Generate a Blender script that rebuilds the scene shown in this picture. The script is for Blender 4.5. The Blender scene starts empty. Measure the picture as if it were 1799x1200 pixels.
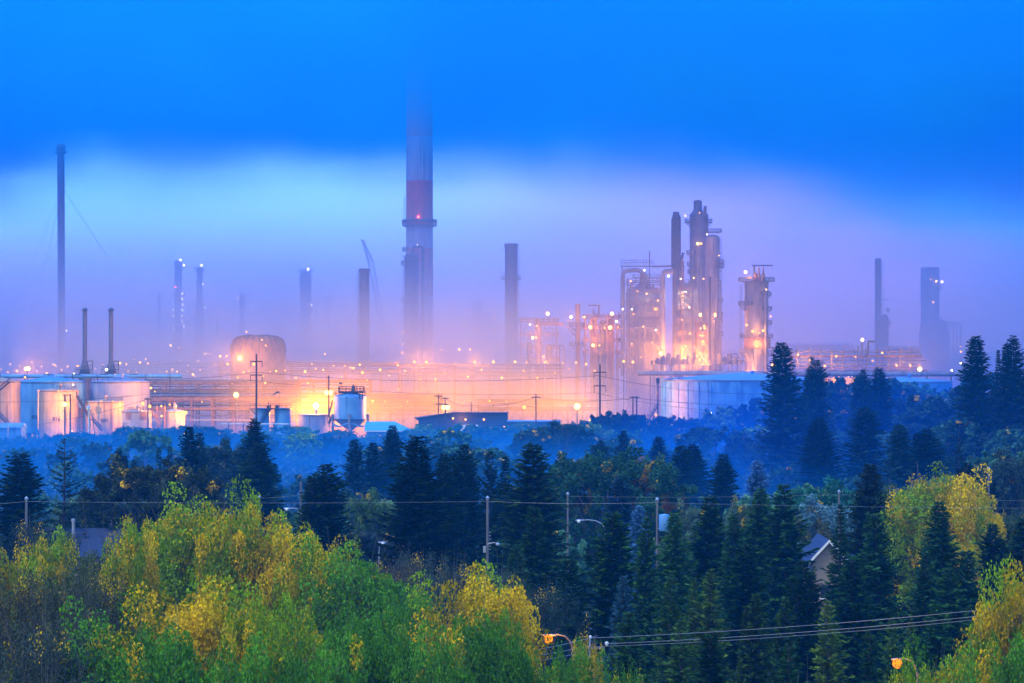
import bpy, math, random
import numpy as np
from mathutils import Vector
R = math.radians
rng = random.Random(11)
sc = bpy.context.scene
COL = sc.collection

# ------------------------------------------------------------------ camera, world, sun, exposure
CAMZ, HOR, F = 25.0, 625.0, 5000.0          # camera height, horizon row, focal length (photo pixels)
cam_d = bpy.data.cameras.new("Camera")
cam_d.lens, cam_d.sensor_width = 36.0 * F / 1799.0, 36.0
cam_d.shift_y = (HOR - 600.0) / 1799.0
cam_d.clip_start, cam_d.clip_end = 1.0, 20000.0
cam = bpy.data.objects.new("Camera", cam_d)
COL.objects.link(cam)
cam.location, cam.rotation_euler = (0, 0, CAMZ), (R(90), 0, 0)
sc.camera = cam

SUN_EL, SUN_ROT = 50.0, 200.0
world = bpy.data.worlds.new("World")
sc.world = world
world.use_nodes = True
world.cycles_visibility.camera = True
nt = world.node_tree
nt.nodes.clear()
def N(t, kind, **kw):
    n = t.nodes.new(kind)
    for k, v in kw.items():
        setattr(n, k, v)
    return n
def math_node(t, op, a, b=None, c=None, clamp=False):
    n = N(t, "ShaderNodeMath", operation=op, use_clamp=clamp)
    for i, v in enumerate((a, b, c)):
        if v is None: continue
        if isinstance(v, (int, float)): n.inputs[i].default_value = v
        else: t.links.new(v, n.inputs[i])
    return n.outputs[0]
def smooth(t, v, lo, hi):
    n = N(t, "ShaderNodeMapRange", interpolation_type="SMOOTHSTEP")
    t.links.new(v, n.inputs["Value"])
    for s, x in (("From Min", lo), ("From Max", hi)):
        if isinstance(x, (int, float)): n.inputs[s].default_value = x
        else: t.links.new(x, n.inputs[s])
    return n.outputs["Result"]
def mixc(t, f, a, b, mode="MIX"):
    n = N(t, "ShaderNodeMix", data_type="RGBA", blend_type=mode)
    for i, v in ((0, f), (6, a), (7, b)):
        if isinstance(v, (int, float)): n.inputs[i].default_value = v
        elif isinstance(v, tuple): n.inputs[i].default_value = (*v[:3], 1)
        else: t.links.new(v, n.inputs[i])
    return n.outputs[2]
def ramp(t, v, stops):
    n = N(t, "ShaderNodeValToRGB")
    e = n.color_ramp.elements
    while len(e) < len(stops): e.new(0.5)
    for q, (p, c) in zip(e, stops):
        q.position = p
        q.color = (*c, 1) if isinstance(c, tuple) else (c, c, c, 1)
    t.links.new(v, n.inputs[0])
    return n.outputs[0]

tc = N(nt, "ShaderNodeTexCoord")
sep = N(nt, "ShaderNodeSeparateXYZ")
nt.links.new(tc.outputs["Generated"], sep.inputs[0])
dx, dy, dz = sep.outputs
nz = N(nt, "ShaderNodeTexNoise")
nz.inputs["Scale"].default_value, nz.inputs["Detail"].default_value = 9.0, 3.0
mp = N(nt, "ShaderNodeMapping")
mp.inputs["Scale"].default_value = (1, 1, 3)
nt.links.new(tc.outputs["Generated"], mp.inputs[0]); nt.links.new(mp.outputs[0], nz.inputs["Vector"])
wob = math_node(nt, "MULTIPLY_ADD", nz.outputs["Fac"], 0.06, -0.03)
u = math_node(nt, "MULTIPLY_ADD", dx, 2.5, 0.5, clamp=True)            # -0.2..0.2 -> 0..1
edge = ramp(nt, u, [(0.0, .070), (.15, .0764), (.28, .080), (.5, .079), (.62, .0755), (.72, .068), (.82, .055), (1, .035)])
edge = math_node(nt, "ADD", edge, wob)
soft = ramp(nt, u, [(0, .016), (.4, .026), (.6, .034), (1, .045)])
lo = math_node(nt, "SUBTRACT", edge, soft)
up = smooth(nt, dz, lo, math_node(nt, "ADD", edge, .004))
WORLD_UP = ramp(nt, u, [(.05, (0.0, .25, 1.7)), (.5, (0.0, .30, 1.7)), (.95, (0.0, .52, 1.7))])
WORLD_LO = ramp(nt, u, [(.05, (.40, 1.06, 1.95)), (.35, (.46, 1.06, 1.95)), (.6, (.58, .66, 1.8)), (.85, (.92, .50, 1.8)), (1, (.60, .75, 2.1))])
WORLD_HZ = ramp(nt, u, [(.05, (1.7, 1.2, 2.3)), (.35, (1.4, 1.2, 2.4)), (.6, (1.5, 1.25, 2.4)), (.8, (2.6, 1.3, 1.5)), (1, (1.5, 1.0, 2.4))])
low = mixc(nt, smooth(nt, dz, .0, .05), WORLD_HZ, WORLD_LO)
front = mixc(nt, up, low, WORLD_UP)
zen = mixc(nt, smooth(nt, dz, .13, .5), front, (.005, .62, 2.5))
sky = N(nt, "ShaderNodeTexSky", sky_type="NISHITA")
sky.sun_disc = False
sky.sun_elevation, sky.sun_rotation = R(4.0), R(SUN_ROT)
skyt = mixc(nt, 1.0, sky.outputs[0], (.7, 1.0, 1.8), "MULTIPLY")
skyk = mixc(nt, 1.0, skyt, (.05, .05, .05), "MULTIPLY")
back_c = mixc(nt, 1.0, skyk, (.56, .72, .95), "ADD")                    # clear sky behind the camera
fin = mixc(nt, smooth(nt, dy, .25, -.45), zen, back_c)
bg = N(nt, "ShaderNodeBackground")
bg.inputs["Strength"].default_value = 1.0
nt.links.new(fin, bg.inputs["Color"])
wo = N(nt, "ShaderNodeOutputWorld")
nt.links.new(bg.outputs[0], wo.inputs["Surface"])
world.cycles.sampling_method = "MANUAL"
world.cycles.sample_map_resolution = 512

sun_d = bpy.data.lights.new("Sun", "SUN")
sun_d.energy, sun_d.angle, sun_d.color = 1.5, R(14), (1.0, .93, .80)
sun = bpy.data.objects.new("Sun", sun_d)
COL.objects.link(sun)
sun.rotation_euler = (R(90 - SUN_EL), 0, R(-52))                    # low soft light from behind the camera

vs = sc.view_settings
sc.display_settings.display_device = "sRGB"
vs.view_transform, vs.look, vs.exposure, vs.gamma = "Standard", "None", 0.4, 1.0
sc.cycles.volume_bounces = 3
sc.cycles.max_bounces, sc.cycles.diffuse_bounces, sc.cycles.transparent_max_bounces = 6, 2, 8
sc.cycles.volume_step_rate, sc.cycles.volume_max_steps = 1.0, 128
sc.cycles.sample_clamp_indirect = 4.0

# ------------------------------------------------------------------ helpers
def sstep(a, b, v):
    t = min(1.0, max(0.0, (v - a) / (b - a)))
    return t * t * (3 - 2 * t)
def gz(x, y):                                # height of the ground
    h = 10.0 * sstep(22, 115, x) * sstep(290, 420, y) * (1 - sstep(960, 1150, y))
    h += 22.5 * (1 - sstep(15, 105, y))
    return h
def P(px, py, D):                            # a point of the scene from where it lies in the photo and how far off it is
    return Vector(((px - 899.5) / F * D, D, CAMZ + (HOR - py) / F * D))
def X(px, D): return (px - 899.5) / F * D
def Zp(py, D): return CAMZ + (HOR - py) / F * D
def L(n, D): return n * D / F

class MB:
    """collects shapes in world coordinates and links them as one mesh"""
    def __init__(s): s.v, s.f, s.m = [], [], []
    def add(s, vs_, fs, mi=0):
        b = len(s.v)
        s.v += [tuple(q) for q in vs_]
        s.f += [tuple(i + b for i in q) for q in fs]
        s.m += [mi] * len(fs)
        return s
    def box(s, c, d, rz=0.0, mi=0):
        hx, hy, hz = d[0] / 2, d[1] / 2, d[2] / 2
        ca, sa = math.cos(rz), math.sin(rz)
        vv = []
        for z in (-hz, hz):
            for x, y in ((-hx, -hy), (hx, -hy), (hx, hy), (-hx, hy)):
                vv.append((c[0] + x * ca - y * sa, c[1] + x * sa + y * ca, c[2] + z))
        return s.add(vv, [(0, 3, 2, 1), (4, 5, 6, 7), (0, 1, 5, 4), (1, 2, 6, 5), (2, 3, 7, 6), (3, 0, 4, 7)], mi)
    def tube(s, pts, r, n=8, cap=True, mi=0):
        pts = [Vector(p) for p in pts]
        rs = r if isinstance(r, (list, tuple)) else [r] * len(pts)
        vv, ff = [], []
        for i, p in enumerate(pts):
            d = (pts[min(i + 1, len(pts) - 1)] - pts[max(i - 1, 0)]).normalized()
            a = d.orthogonal() if abs(d.z) > .95 else d.cross(Vector((0, 0, 1)))
            a.normalize()
            if abs(d.z) > .95: a = (Vector((0, 1, 0)) - d * d.y).normalized()
            b = d.cross(a)
            for k in range(n):
                t = 2 * math.pi * k / n
                vv.append(p + (a * math.cos(t) + b * math.sin(t)) * rs[i])
        for i in range(len(pts) - 1):
            for k in range(n):
                k2 = (k + 1) % n
                ff.append((i * n + k, i * n + k2, (i + 1) * n + k2, (i + 1) * n + k))
        if cap:
            ff.append(tuple(range(n - 1, -1, -1)))
            ff.append(tuple(range((len(pts) - 1) * n, len(pts) * n)))
        return s.add(vv, ff, mi)
    def lathe(s, c, prof, n=32, a0=0.0, a1=2 * math.pi, mi=0):
        full = abs(a1 - a0 - 2 * math.pi) < 1e-6
        m = n if full else n + 1
        vv, ff = [], []
        for r, z in prof:
            for k in range(m):
                t = a0 + (a1 - a0) * k / n
                vv.append((c[0] + r * math.cos(t), c[1] + r * math.sin(t), c[2] + z))
        for i in range(len(prof) - 1):
            for k in range(n):
                k2 = (k + 1) % m
                ff.append((i * m + k, i * m + k2, (i + 1) * m + k2, (i + 1) * m + k))
        return s.add(vv, ff, mi)
    def ball(s, c, r, n=10, mi=0):
        pr = [(max(1e-4, r * math.sin(math.pi * i / n)), -r * math.cos(math.pi * i / n)) for i in range(n + 1)]
        return s.lathe(c, pr, n + 2, mi=mi)
    def prism(s, poly, axis_vec, mi=0):      # polygon (list of points) swept along a vector
        n = len(poly)
        a = [Vector(p) for p in poly]
        b = [p + Vector(axis_vec) for p in a]
        ff = [tuple(range(n - 1, -1, -1)), tuple(range(n, 2 * n))]
        ff += [(k, (k + 1) % n, n + (k + 1) % n, n + k) for k in range(n)]
        return s.add(a + b, ff, mi)
    def build(s, name, mat, parent=None, smooth_=False, loc=None):
        o0 = Vector((0, 0, 0))
        p = parent
        while p is not None:
            o0 += p.location
            p = p.parent
        if loc is not None: o0 = Vector(loc)
        me = bpy.data.meshes.new(name)
        me.from_pydata([(a - o0.x, b - o0.y, c - o0.z) for a, b, c in s.v], [], s.f)
        mats = mat if isinstance(mat, (list, tuple)) else [mat]
        for q in mats: me.materials.append(q)
        if len(mats) > 1: me.polygons.foreach_set("material_index", s.m)
        if smooth_:
            me.polygons.foreach_set("use_smooth", [True] * len(me.polygons))
            try: me.set_sharp_from_angle(angle=R(40))
            except Exception: pass
        me.update()
        o = bpy.data.objects.new(name, me)
        COL.objects.link(o)
        if parent is not None: o.parent = parent
        elif loc is not None: o.location = loc
        return o

def tag(o, label=None, cat=None, group=None, kind=None):
    if label: o["label"] = label
    if cat: o["category"] = cat
    if group: o["group"] = group
    if kind: o["kind"] = kind
    return o
def thing(name, label, cat, loc, group=None):
    o = bpy.data.objects.new(name, None)
    COL.objects.link(o)
    o.location = loc
    o.empty_display_size = .5
    return tag(o, label, cat, group)
def copy_tree(o, parent=None):
    c = o.copy()
    COL.objects.link(c)
    if parent is not None: c.parent = parent
    for ch in list(o.children): copy_tree(ch, c)
    return c

# ------------------------------------------------------------------ materials
def principled(name, rough=.6, metal=0.0):
    m = bpy.data.materials.new(name)
    m.use_nodes = True
    b = m.node_tree.nodes["Principled BSDF"]
    b.inputs["Roughness"].default_value, b.inputs["Metallic"].default_value = rough, metal
    return m, m.node_tree, b
def worn(name, c1, c2, scale=(.5, .5, .5), rough=.6, metal=0.0, lo=.35, hi=.65, detail=6.0, grime=None, gs=(2, 2, .15)):
    """paint or metal with soft patches, and if grime is given vertical streaks"""
    m, t, b = principled(name, rough, metal)
    tcn = N(t, "ShaderNodeTexCoord")
    mpn = N(t, "ShaderNodeMapping"); mpn.inputs["Scale"].default_value = scale
    no = N(t, "ShaderNodeTexNoise"); no.inputs["Scale"].default_value = 1.0; no.inputs["Detail"].default_value = detail
    t.links.new(tcn.outputs["Object"], mpn.inputs[0]); t.links.new(mpn.outputs[0], no.inputs["Vector"])
    c = mixc(t, smooth(t, no.outputs["Fac"], lo, hi), c1, c2)
    if grime:
        mp2 = N(t, "ShaderNodeMapping"); mp2.inputs["Scale"].default_value = gs
        n2 = N(t, "ShaderNodeTexNoise"); n2.inputs["Scale"].default_value = 1.0; n2.inputs["Detail"].default_value = 4.0
        t.links.new(tcn.outputs["Object"], mp2.inputs[0]); t.links.new(mp2.outputs[0], n2.inputs["Vector"])
        c = mixc(t, smooth(t, n2.outputs["Fac"], .48, .75), c, grime)
    t.links.new(c, b.inputs["Base Color"])
    return m
def glow(name, col, power):
    m = bpy.data.materials.new(name)
    m.use_nodes = True
    t = m.node_tree
    t.nodes.clear()
    e = N(t, "ShaderNodeEmission")
    e.inputs[0].default_value, e.inputs[1].default_value = (*col, 1), power
    o = N(t, "ShaderNodeOutputMaterial")
    t.links.new(e.outputs[0], o.inputs[0])
    m.cycles.emission_sampling = "NONE"
    return m
M = {}
M["white"] = worn("white_paint", (.42, .41, .43), (.34, .33, .35), (.3, .3, .3), .5, grime=(.18, .15, .14), gs=(1.2, 1.2, .06))
M["cream"] = worn("cream_paint", (.46, .37, .29), (.38, .30, .23), (.3, .3, .3), .5, grime=(.20, .14, .10), gs=(1.2, 1.2, .06))
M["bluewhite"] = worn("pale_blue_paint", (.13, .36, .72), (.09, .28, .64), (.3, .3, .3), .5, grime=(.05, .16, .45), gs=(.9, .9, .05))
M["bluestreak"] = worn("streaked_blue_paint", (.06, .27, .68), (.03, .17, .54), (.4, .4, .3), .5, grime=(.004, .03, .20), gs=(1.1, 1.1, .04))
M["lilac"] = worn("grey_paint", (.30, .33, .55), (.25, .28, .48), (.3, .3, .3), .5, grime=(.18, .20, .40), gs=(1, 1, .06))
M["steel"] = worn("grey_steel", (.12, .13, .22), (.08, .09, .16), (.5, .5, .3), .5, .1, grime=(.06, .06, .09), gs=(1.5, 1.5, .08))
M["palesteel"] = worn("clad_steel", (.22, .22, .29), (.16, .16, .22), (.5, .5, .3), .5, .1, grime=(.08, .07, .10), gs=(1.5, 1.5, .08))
M["dark"] = worn("dark_steel", (.035, .04, .055), (.025, .028, .04), (1, 1, 1), .5, .3)
M["mid"] = worn("structural_steel", (.12, .12, .15), (.08, .08, .10), (.6, .6, .6), .5, .2)
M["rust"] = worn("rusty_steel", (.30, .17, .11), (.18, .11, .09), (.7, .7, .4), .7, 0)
M["red"] = worn("red_paint", (.74, .11, .10), (.60, .10, .10), (.4, .4, .2), .6, grime=(.42, .10, .10), gs=(1, 1, .06))
M["concrete"] = worn("concrete", (.50, .48, .52), (.42, .40, .44), (.2, .2, .1), .85, grime=(.27, .26, .30), gs=(.8, .8, .05))
M["wood"] = worn("weathered_wood", (.26, .22, .19), (.17, .145, .13), (3, 3, .4), .85)
M["palewood"] = worn("bleached_wood", (.17, .17, .18), (.11, .11, .12), (3, 3, .4), .85)
M["blackwood"] = worn("tarred_wood", (.045, .04, .04), (.03, .028, .03), (3, 3, .4), .85)
M["wire"] = worn("wire_metal", (.05, .06, .08), (.04, .045, .06), (1, 1, 1), .5, .3)
M["alu"] = worn("bare_aluminium", (.40, .43, .48), (.32, .35, .4), (1, 1, 1), .4, .4)
M["teal"] = worn("teal_roof", (.10, .42, .52), (.08, .36, .46), (.3, .3, .3), .5)
M["navy"] = worn("dark_siding", (.018, .024, .055), (.014, .019, .045), (.5, .5, .5), .6)
M["shingle"] = worn("blue_shingles", (.022, .040, .095), (.015, .028, .07), (2.5, 2.5, 2.5), .9)
M["trim"] = worn("white_trim", (.80, .82, .84), (.72, .74, .76), (1, 1, 1), .5)
M["siding"] = worn("tan_siding", (.30, .25, .22), (.25, .21, .18), (.5, .5, 3), .7)
M["glass"] = worn("dark_glass", (.02, .03, .05), (.015, .02, .035), (1, 1, 1), .1)
M["rubber"] = worn("black_rubber", (.02, .02, .02), (.015, .015, .015), (2, 2, 2), .8)
M["letter"] = worn("stencil_paint", (.02, .022, .05), (.03, .032, .06), (2, 2, 2), .7)
M["yellowp"] = worn("yellow_paint", (.75, .45, .03), (.6, .36, .03), (2, 2, 2), .5)
M["amber"] = glow("amber_lamp", (1.0, .40, .04), 4.2)
M["hot"] = glow("bright_sodium_lamp", (1.0, .45, .06), 14.0)
M["street"] = glow("sodium_street_lamp", (1.0, .21, .006), 1.9)
M["cool"] = glow("white_lamp", (1.0, .86, .66), 6.5)
M["dim"] = glow("orange_lamp", (1.0, .36, .03), 2.4)
M["redl"] = glow("red_beacon", (1.0, .08, .05), 9.0)

def leaf_mat(name, yellow=(.72, .46, .006), trans=.14):
    m = bpy.data.materials.new(name)
    m.use_nodes = True
    t = m.node_tree
    t.nodes.clear()
    oi = N(t, "ShaderNodeObjectInfo")
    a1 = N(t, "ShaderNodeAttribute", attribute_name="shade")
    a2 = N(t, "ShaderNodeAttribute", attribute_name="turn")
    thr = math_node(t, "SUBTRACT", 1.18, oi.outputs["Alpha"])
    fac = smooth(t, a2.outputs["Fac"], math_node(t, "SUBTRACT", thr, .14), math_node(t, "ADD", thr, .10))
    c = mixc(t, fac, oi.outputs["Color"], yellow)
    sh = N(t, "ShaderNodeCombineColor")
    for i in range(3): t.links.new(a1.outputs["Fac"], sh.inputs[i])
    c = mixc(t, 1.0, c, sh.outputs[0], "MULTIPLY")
    d = N(t, "ShaderNodeBsdfDiffuse"); tr = N(t, "ShaderNodeBsdfTranslucent"); mx = N(t, "ShaderNodeMixShader")
    mx.inputs[0].default_value = trans
    t.links.new(c, d.inputs[0]); t.links.new(c, tr.inputs[0])
    t.links.new(d.outputs[0], mx.inputs[1]); t.links.new(tr.outputs[0], mx.inputs[2])
    o = N(t, "ShaderNodeOutputMaterial")
    t.links.new(mx.outputs[0], o.inputs[0])
    return m
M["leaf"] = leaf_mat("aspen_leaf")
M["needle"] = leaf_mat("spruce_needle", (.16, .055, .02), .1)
M["bark"] = worn("grey_bark", (.20, .18, .15), (.10, .09, .08), (3, 3, .8), .9)
M["palebark"] = worn("aspen_bark", (.50, .48, .44), (.30, .28, .26), (2.5, 2.5, 1.5), .85)
M["darkbark"] = worn("spruce_bark", (.055, .045, .04), (.035, .03, .028), (3, 3, .8), .9)
# ------------------------------------------------------------------ ground, air
def add_ground():
    xs = np.concatenate([np.linspace(-1800, -320, 16), np.linspace(-300, 300, 101), np.linspace(320, 1800, 16)])
    ys = np.concatenate([np.linspace(-60, 1200, 211), np.linspace(1230, 4200, 40)])
    vv, ff = [], []
    nr = random.Random(3)
    for y in ys:
        for x in xs:
            h = gz(x, y)
            vv.append((x, y, h - .35 + (nr.random() * .25 if 60 < y < 1150 else 0)))
    n = len(xs)
    for j in range(len(ys) - 1):
        for i in range(n - 1):
            ff.append((j * n + i, j * n + i + 1, (j + 1) * n + i + 1, (j + 1) * n + i))
    mb = MB().add(vv, ff)
    m = worn("rough_grass", (.035, .060, .022), (.060, .062, .030), (.12, .12, .12), .95, detail=9)
    tag(mb.build("ground", m, smooth_=True), kind="structure")
add_ground()

def add_hills():
    """low wooded ridge on the skyline"""
    nr = random.Random(8)
    mb = MB()
    xs = np.linspace(-760, 760, 420)
    w = [nr.random() for _ in xs]
    rows = []
    for dy_, k in ((0, 0.0), (10, .85), (60, 1.0), (260, .9)):
        row = []
        for i, x in enumerate(xs):
            top = 27.5 + 2.6 * math.sin(x * .006 + 1.2) + 1.3 * math.sin(x * .021) + 2.6 * w[i] * (w[(i * 7) % len(w)] + .3)
            row.append((x, 2300 + dy_, top * k - (3 if k == 0 else 0)))
        rows.append(row)
    vv = [p for r_ in rows for p in r_]
    n = len(xs)
    ff = [(j * n + i, j * n + i + 1, (j + 1) * n + i + 1, (j + 1) * n + i) for j in range(3) for i in range(n - 1)]
    tag(mb.add(vv, ff).build("hills", worn("far_wood", (.03, .05, .03), (.02, .035, .025), (.05, .05, .05), .95)), kind="structure")
add_hills()

def volume_mat(name, col, dens, shape=None, aniso=0.0):
    m = bpy.data.materials.new(name)
    m.use_nodes = True
    t = m.node_tree
    t.nodes.clear()
    v = N(t, "ShaderNodeVolumePrincipled")
    v.inputs["Color"].default_value = (*col, 1)
    v.inputs["Density"].default_value = dens
    v.inputs["Anisotropy"].default_value = aniso
    if shape: t.links.new(math_node(t, "MULTIPLY", shape(t), dens), v.inputs["Density"])
    o = N(t, "ShaderNodeOutputMaterial")
    t.links.new(v.outputs[0], o.inputs["Volume"])
    if not shape: m.cycles.homogeneous_volume = True
    return m
HAZE_D, HAZE_C = .00022, (.03, .42, 1.0)
mb = MB().box((0, 1240, 83), (2400, 2700, 208))
tag(mb.build("haze", volume_mat("haze_air", HAZE_C, HAZE_D), loc=(0, 1240, 83)), kind="stuff")

def mist(name, c, d, col, dens, zfade, nscale=.02, nlo=.35, nhi=.65, edge=.35, kind="stuff", noise=1.0, arch=0.0):
    """a bank of drifting mist: a box whose density thins out towards its sides and top and is broken up by noise"""
    def shape(t):
        tcn = N(t, "ShaderNodeTexCoord")
        s = N(t, "ShaderNodeSeparateXYZ")
        t.links.new(tcn.outputs["Object"], s.inputs[0])
        out = None
        for i in (0, 1):
            a = math_node(t, "ABSOLUTE", s.outputs[i])
            f = smooth(t, a, d[i] / 2, d[i] / 2 * (1 - edge))
            out = f if out is None else math_node(t, "MULTIPLY", out, f)
        zz = s.outputs[2]
        if arch: zz = math_node(t, "ADD", zz, math_node(t, "MULTIPLY", math_node(t, "POWER", s.outputs[0], 2.0), arch))
        out = math_node(t, "MULTIPLY", out, smooth(t, zz, zfade[0] - c[2], zfade[1] - c[2]))
        if noise:
            mpn = N(t, "ShaderNodeMapping"); mpn.inputs["Scale"].default_value = (nscale, nscale, nscale * 1.6)
            no = N(t, "ShaderNodeTexNoise"); no.inputs["Scale"].default_value = 1.0; no.inputs["Detail"].default_value = 2.0
            t.links.new(tcn.outputs["Object"], mpn.inputs[0]); t.links.new(mpn.outputs[0], no.inputs["Vector"])
            nn = smooth(t, no.outputs["Fac"], nlo, nhi)
            out = math_node(t, "MULTIPLY", out, math_node(t, "MULTIPLY_ADD", nn, noise, 1 - noise))
        return out
    o = MB().box(c, d).build(name, volume_mat(name + "_air", col, dens, shape), loc=c)
    return tag(o, kind=kind)
# low cloud that swallows the chimney, steam in the plant, blue mist over the thicket
mist("low_cloud", (-40, 1170, 139), (1000, 560, 104), (.01, .54, 1.0), .023, (88, 160), .012, .38, .62, .25, noise=.75, arch=.0003)
mist("far_mist", (0, 1310, 60), (1200, 640, 126), (.80, .80, 1.0), .0100, (115, 10), .006, .2, .8, .3, noise=.5)
mist("plant_steam", (-70, 1020, 28), (230, 190, 64), (.98, .82, .76), .012, (58, 12), .020, .35, .65, .4, noise=.8)  # pink tint carries some of the lamp glow in the steam colour
mist("lamp_steam", (-28, 912, 11), (150, 90, 34), (1.0, .70, .12), .021, (26, 8), .035, .38, .62, .6, noise=.75)  # orange lamp glow is put into the steam colour itself
mist("drifting_steam", (45, 900, 12), (90, 60, 36), (.85, .92, 1.0), .010, (28, 8), .04, .4, .65, .6, noise=.9)
mist("valley_mist", (0, 590, 4), (480, 520, 20), (.02, .40, 1.0), .0066, (12, 1), .011, .38, .62, .3, noise=.7)

mist("hill_mist", (95, 560, 18), (170, 400, 40), (.01, .20, 1.0), .0022, (27, 10), .014, .3, .7, .4, noise=.4)
# ------------------------------------------------------------------ industrial parts
def rail(mb, pts, h=1.1, r=.05, step=2.0, closed=False):
    pts = [Vector(p) for p in pts]
    if closed: pts = pts + [pts[0]]
    for i in range(len(pts) - 1):
        a, b = pts[i], pts[i + 1]
        n = max(1, round((b - a).length / step))
        for k in range(n + 1):
            q = a.lerp(b, k / n)
            mb.tube([q, q + Vector((0, 0, h))], r, 4)
        for z in (h, h * .55):
            mb.tube([a + Vector((0, 0, z)), b + Vector((0, 0, z))], r, 4)
def ring_pts(c, r, a0, a1, n):
    return [Vector((c[0] + r * math.cos(a0 + (a1 - a0) * i / n), c[1] + r * math.sin(a0 + (a1 - a0) * i / n), c[2])) for i in range(n + 1)]
def platform(par, c, r, reach, side, mat=None, rr=.06):
    """walkway round a tower at c: side l, r (quarter rings) or b (all round)"""
    mat = mat or M["mid"]
    a0, a1 = {"b": (0, 2 * math.pi), "l": (R(120), R(250)), "r": (R(-70), R(60)), "f": (R(200), R(340))}[side]
    mb = MB().lathe(c, [(r * .98, -.15), (r + reach, -.15), (r + reach, .15), (r * .98, .15)], 24, a0, a1)
    dk = mb.build("platform", mat, par)
    mb = MB()
    rail(mb, ring_pts((c[0], c[1], c[2] + .15), r + reach - .08, a0, a1, 10 if side != "b" else 20), 1.2, rr)
    if side != "b":
        for a in (a0, a1): rail(mb, [ring_pts((c[0], c[1], c[2] + .15), q, a, a, 1)[0] for q in (r + .1, r + reach - .08)], 1.2, rr)
    mb.build("railing", mat, dk)
    mb = MB()
    for i in range(4):
        a = a0 + (a1 - a0) * (i + .5) / 4
        mb.tube([ring_pts((c[0], c[1], c[2] - .1), r + reach * .9, a, a, 1)[0], ring_pts((c[0], c[1], c[2] - reach * .9), r, a, a, 1)[0]], rr * 1.3, 4)
    mb.build("bracket", mat, dk)
def ladder(par, x, y, z0, z1, mat=None, cage=True, name="ladder"):
    mb = MB()
    for s in (-.28, .28): mb.tube([(x + s, y, z0), (x + s, y, z1)], .06, 4)
    for k in range(int((z1 - z0) / .6)): mb.tube([(x - .28, y, z0 + k * .6), (x + .28, y, z0 + k * .6)], .04, 4)
    if cage:
        z = z0 + 2.5
        while z < z1:
            mb.tube([(x + .6 * math.cos(a), y + .6 * math.sin(a) - .35, z) for a in [R(q) for q in range(170, 375, 34)]], .05, 4)
            z += 1.8
    return mb.build(name, mat or M["mid"], par)
LAMP = {"a": "amber", "h": "hot", "c": "cool", "d": "dim", "r": "redl", "s": "street"}
def bulb(par, px, py, D, k="a", rp=2.4, name="lamp"):
    """a lit lamp head on a bracket"""
    q = P(px, py, D)
    return MB().ball(q, L(rp, D), 8).build(name, M[LAMP[k]], par, True)
NPOINT, LAMP_POWER = [0], 3.9
def point(par, px, py, D, power, col=(1.0, .32, .022), rad=.5):
    l = bpy.data.lights.new("lamp_light", "POINT")
    power *= LAMP_POWER
    l.energy, l.color, l.shadow_soft_size = power, col, rad
    o = bpy.data.objects.new("lamp_light", l)
    COL.objects.link(o)
    q = P(px, py, D)
    p, o0 = par, Vector((0, 0, 0))
    while p is not None: o0 += p.location; p = p.parent
    o.parent, o.location = par, q - o0
    NPOINT[0] += 1
    return o
def column(name, label, cat, px, yt, w, D, mat="steel", head="dome", plats=(), lad=None, lamps=(), group=None, bands=(), base=None, taper=1.0, rr=.07, mast=False):
    """process column or stack: shell, head, walkways (y, reach in px, side), ladder, lamps (x, y, kind, size)"""
    x, r = X(px, D), L(w, D) / 2
    g = gz(x, D) - .3
    zt = Zp(yt, D)
    t = thing(name, label, cat, (x, D, g), group)
    hd = {"dome": r * .55, "flat": .0, "rim": .0, "cone": r * 1.2}[head]
    c = (x, D, 0)
    zs = [g, zt - hd]
    MB().lathe(c, [(r / taper if i == 0 else r, z) for i, z in enumerate(zs)] , 28).build("shell", M[mat], t, True)
    if head == "dome": MB().lathe((x, D, zt - hd), [(r * math.cos(a), hd * math.sin(a)) for a in [R(q) for q in range(0, 90, 15)]] + [(.02, hd)], 28).build("head", M[mat], t, True)
    elif head == "cone": MB().lathe((x, D, zt - hd), [(r, 0), (r * .35, hd * .8), (r * .35, hd), (.02, hd)], 28).build("head", M[mat], t, True)
    else:
        MB().lathe((x, D, zt), [(r * 1.0, -.0), (r * 1.0, .02), (r * .86, .02), (r * .86, -6)], 28).build("mouth", M["dark"], t)
        if head == "rim": MB().lathe((x, D, zt - 1.2), [(r, 0), (r * 1.14, .1), (r * 1.14, .9), (r, 1.0)], 28).build("rim", M[mat], t)
    if bands:
        for z in bands: MB().lathe((x, D, Zp(z, D)), [(r * 1.0, -.2), (r * 1.04, -.15), (r * 1.04, .15), (r * 1.0, .2)], 28).build("band", M["mid"], t)
    for q in plats: platform(t, (x, D, Zp(q[0], D)), r, L(q[1], D), q[2], rr=rr)
    if lad: ladder(t, x + (r + .45) * (-1 if lad == "l" else 1), D - .3, g + 1, zt - 1)
    if mast: MB().tube([(x, D, zt - 1), (x, D, zt + mast)], .12, 5).build("mast", M["mid"], t)
    for q in lamps: bulb(t, q[0], q[1], D - r - 1.2, q[2], q[3] if len(q) > 3 else 2.0)
    return t
def add_pipe(par, pts, w, D, mat="palesteel", name="pipe", n=14, bend=1.2):
    """pipe through photo points at distance D with rounded elbows"""
    r = L(w, D) / 2
    q = [P(a, b, D) for a, b in pts]
    out = [q[0]]
    for i in range(1, len(q) - 1):
        a, b, c = q[i - 1], q[i], q[i + 1]
        k = min(r * 2 * bend, (a - b).length * .49, (c - b).length * .49)
        p0, p1 = b + (a - b).normalized() * k, b + (c - b).normalized() * k
        for j in range(7):
            f = j / 6
            out.append((1 - f) ** 2 * p0 + 2 * f * (1 - f) * b + f * f * p1)
    out.append(q[-1])
    return MB().tube(out, r, n).build(name, M[mat], par, True)
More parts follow.
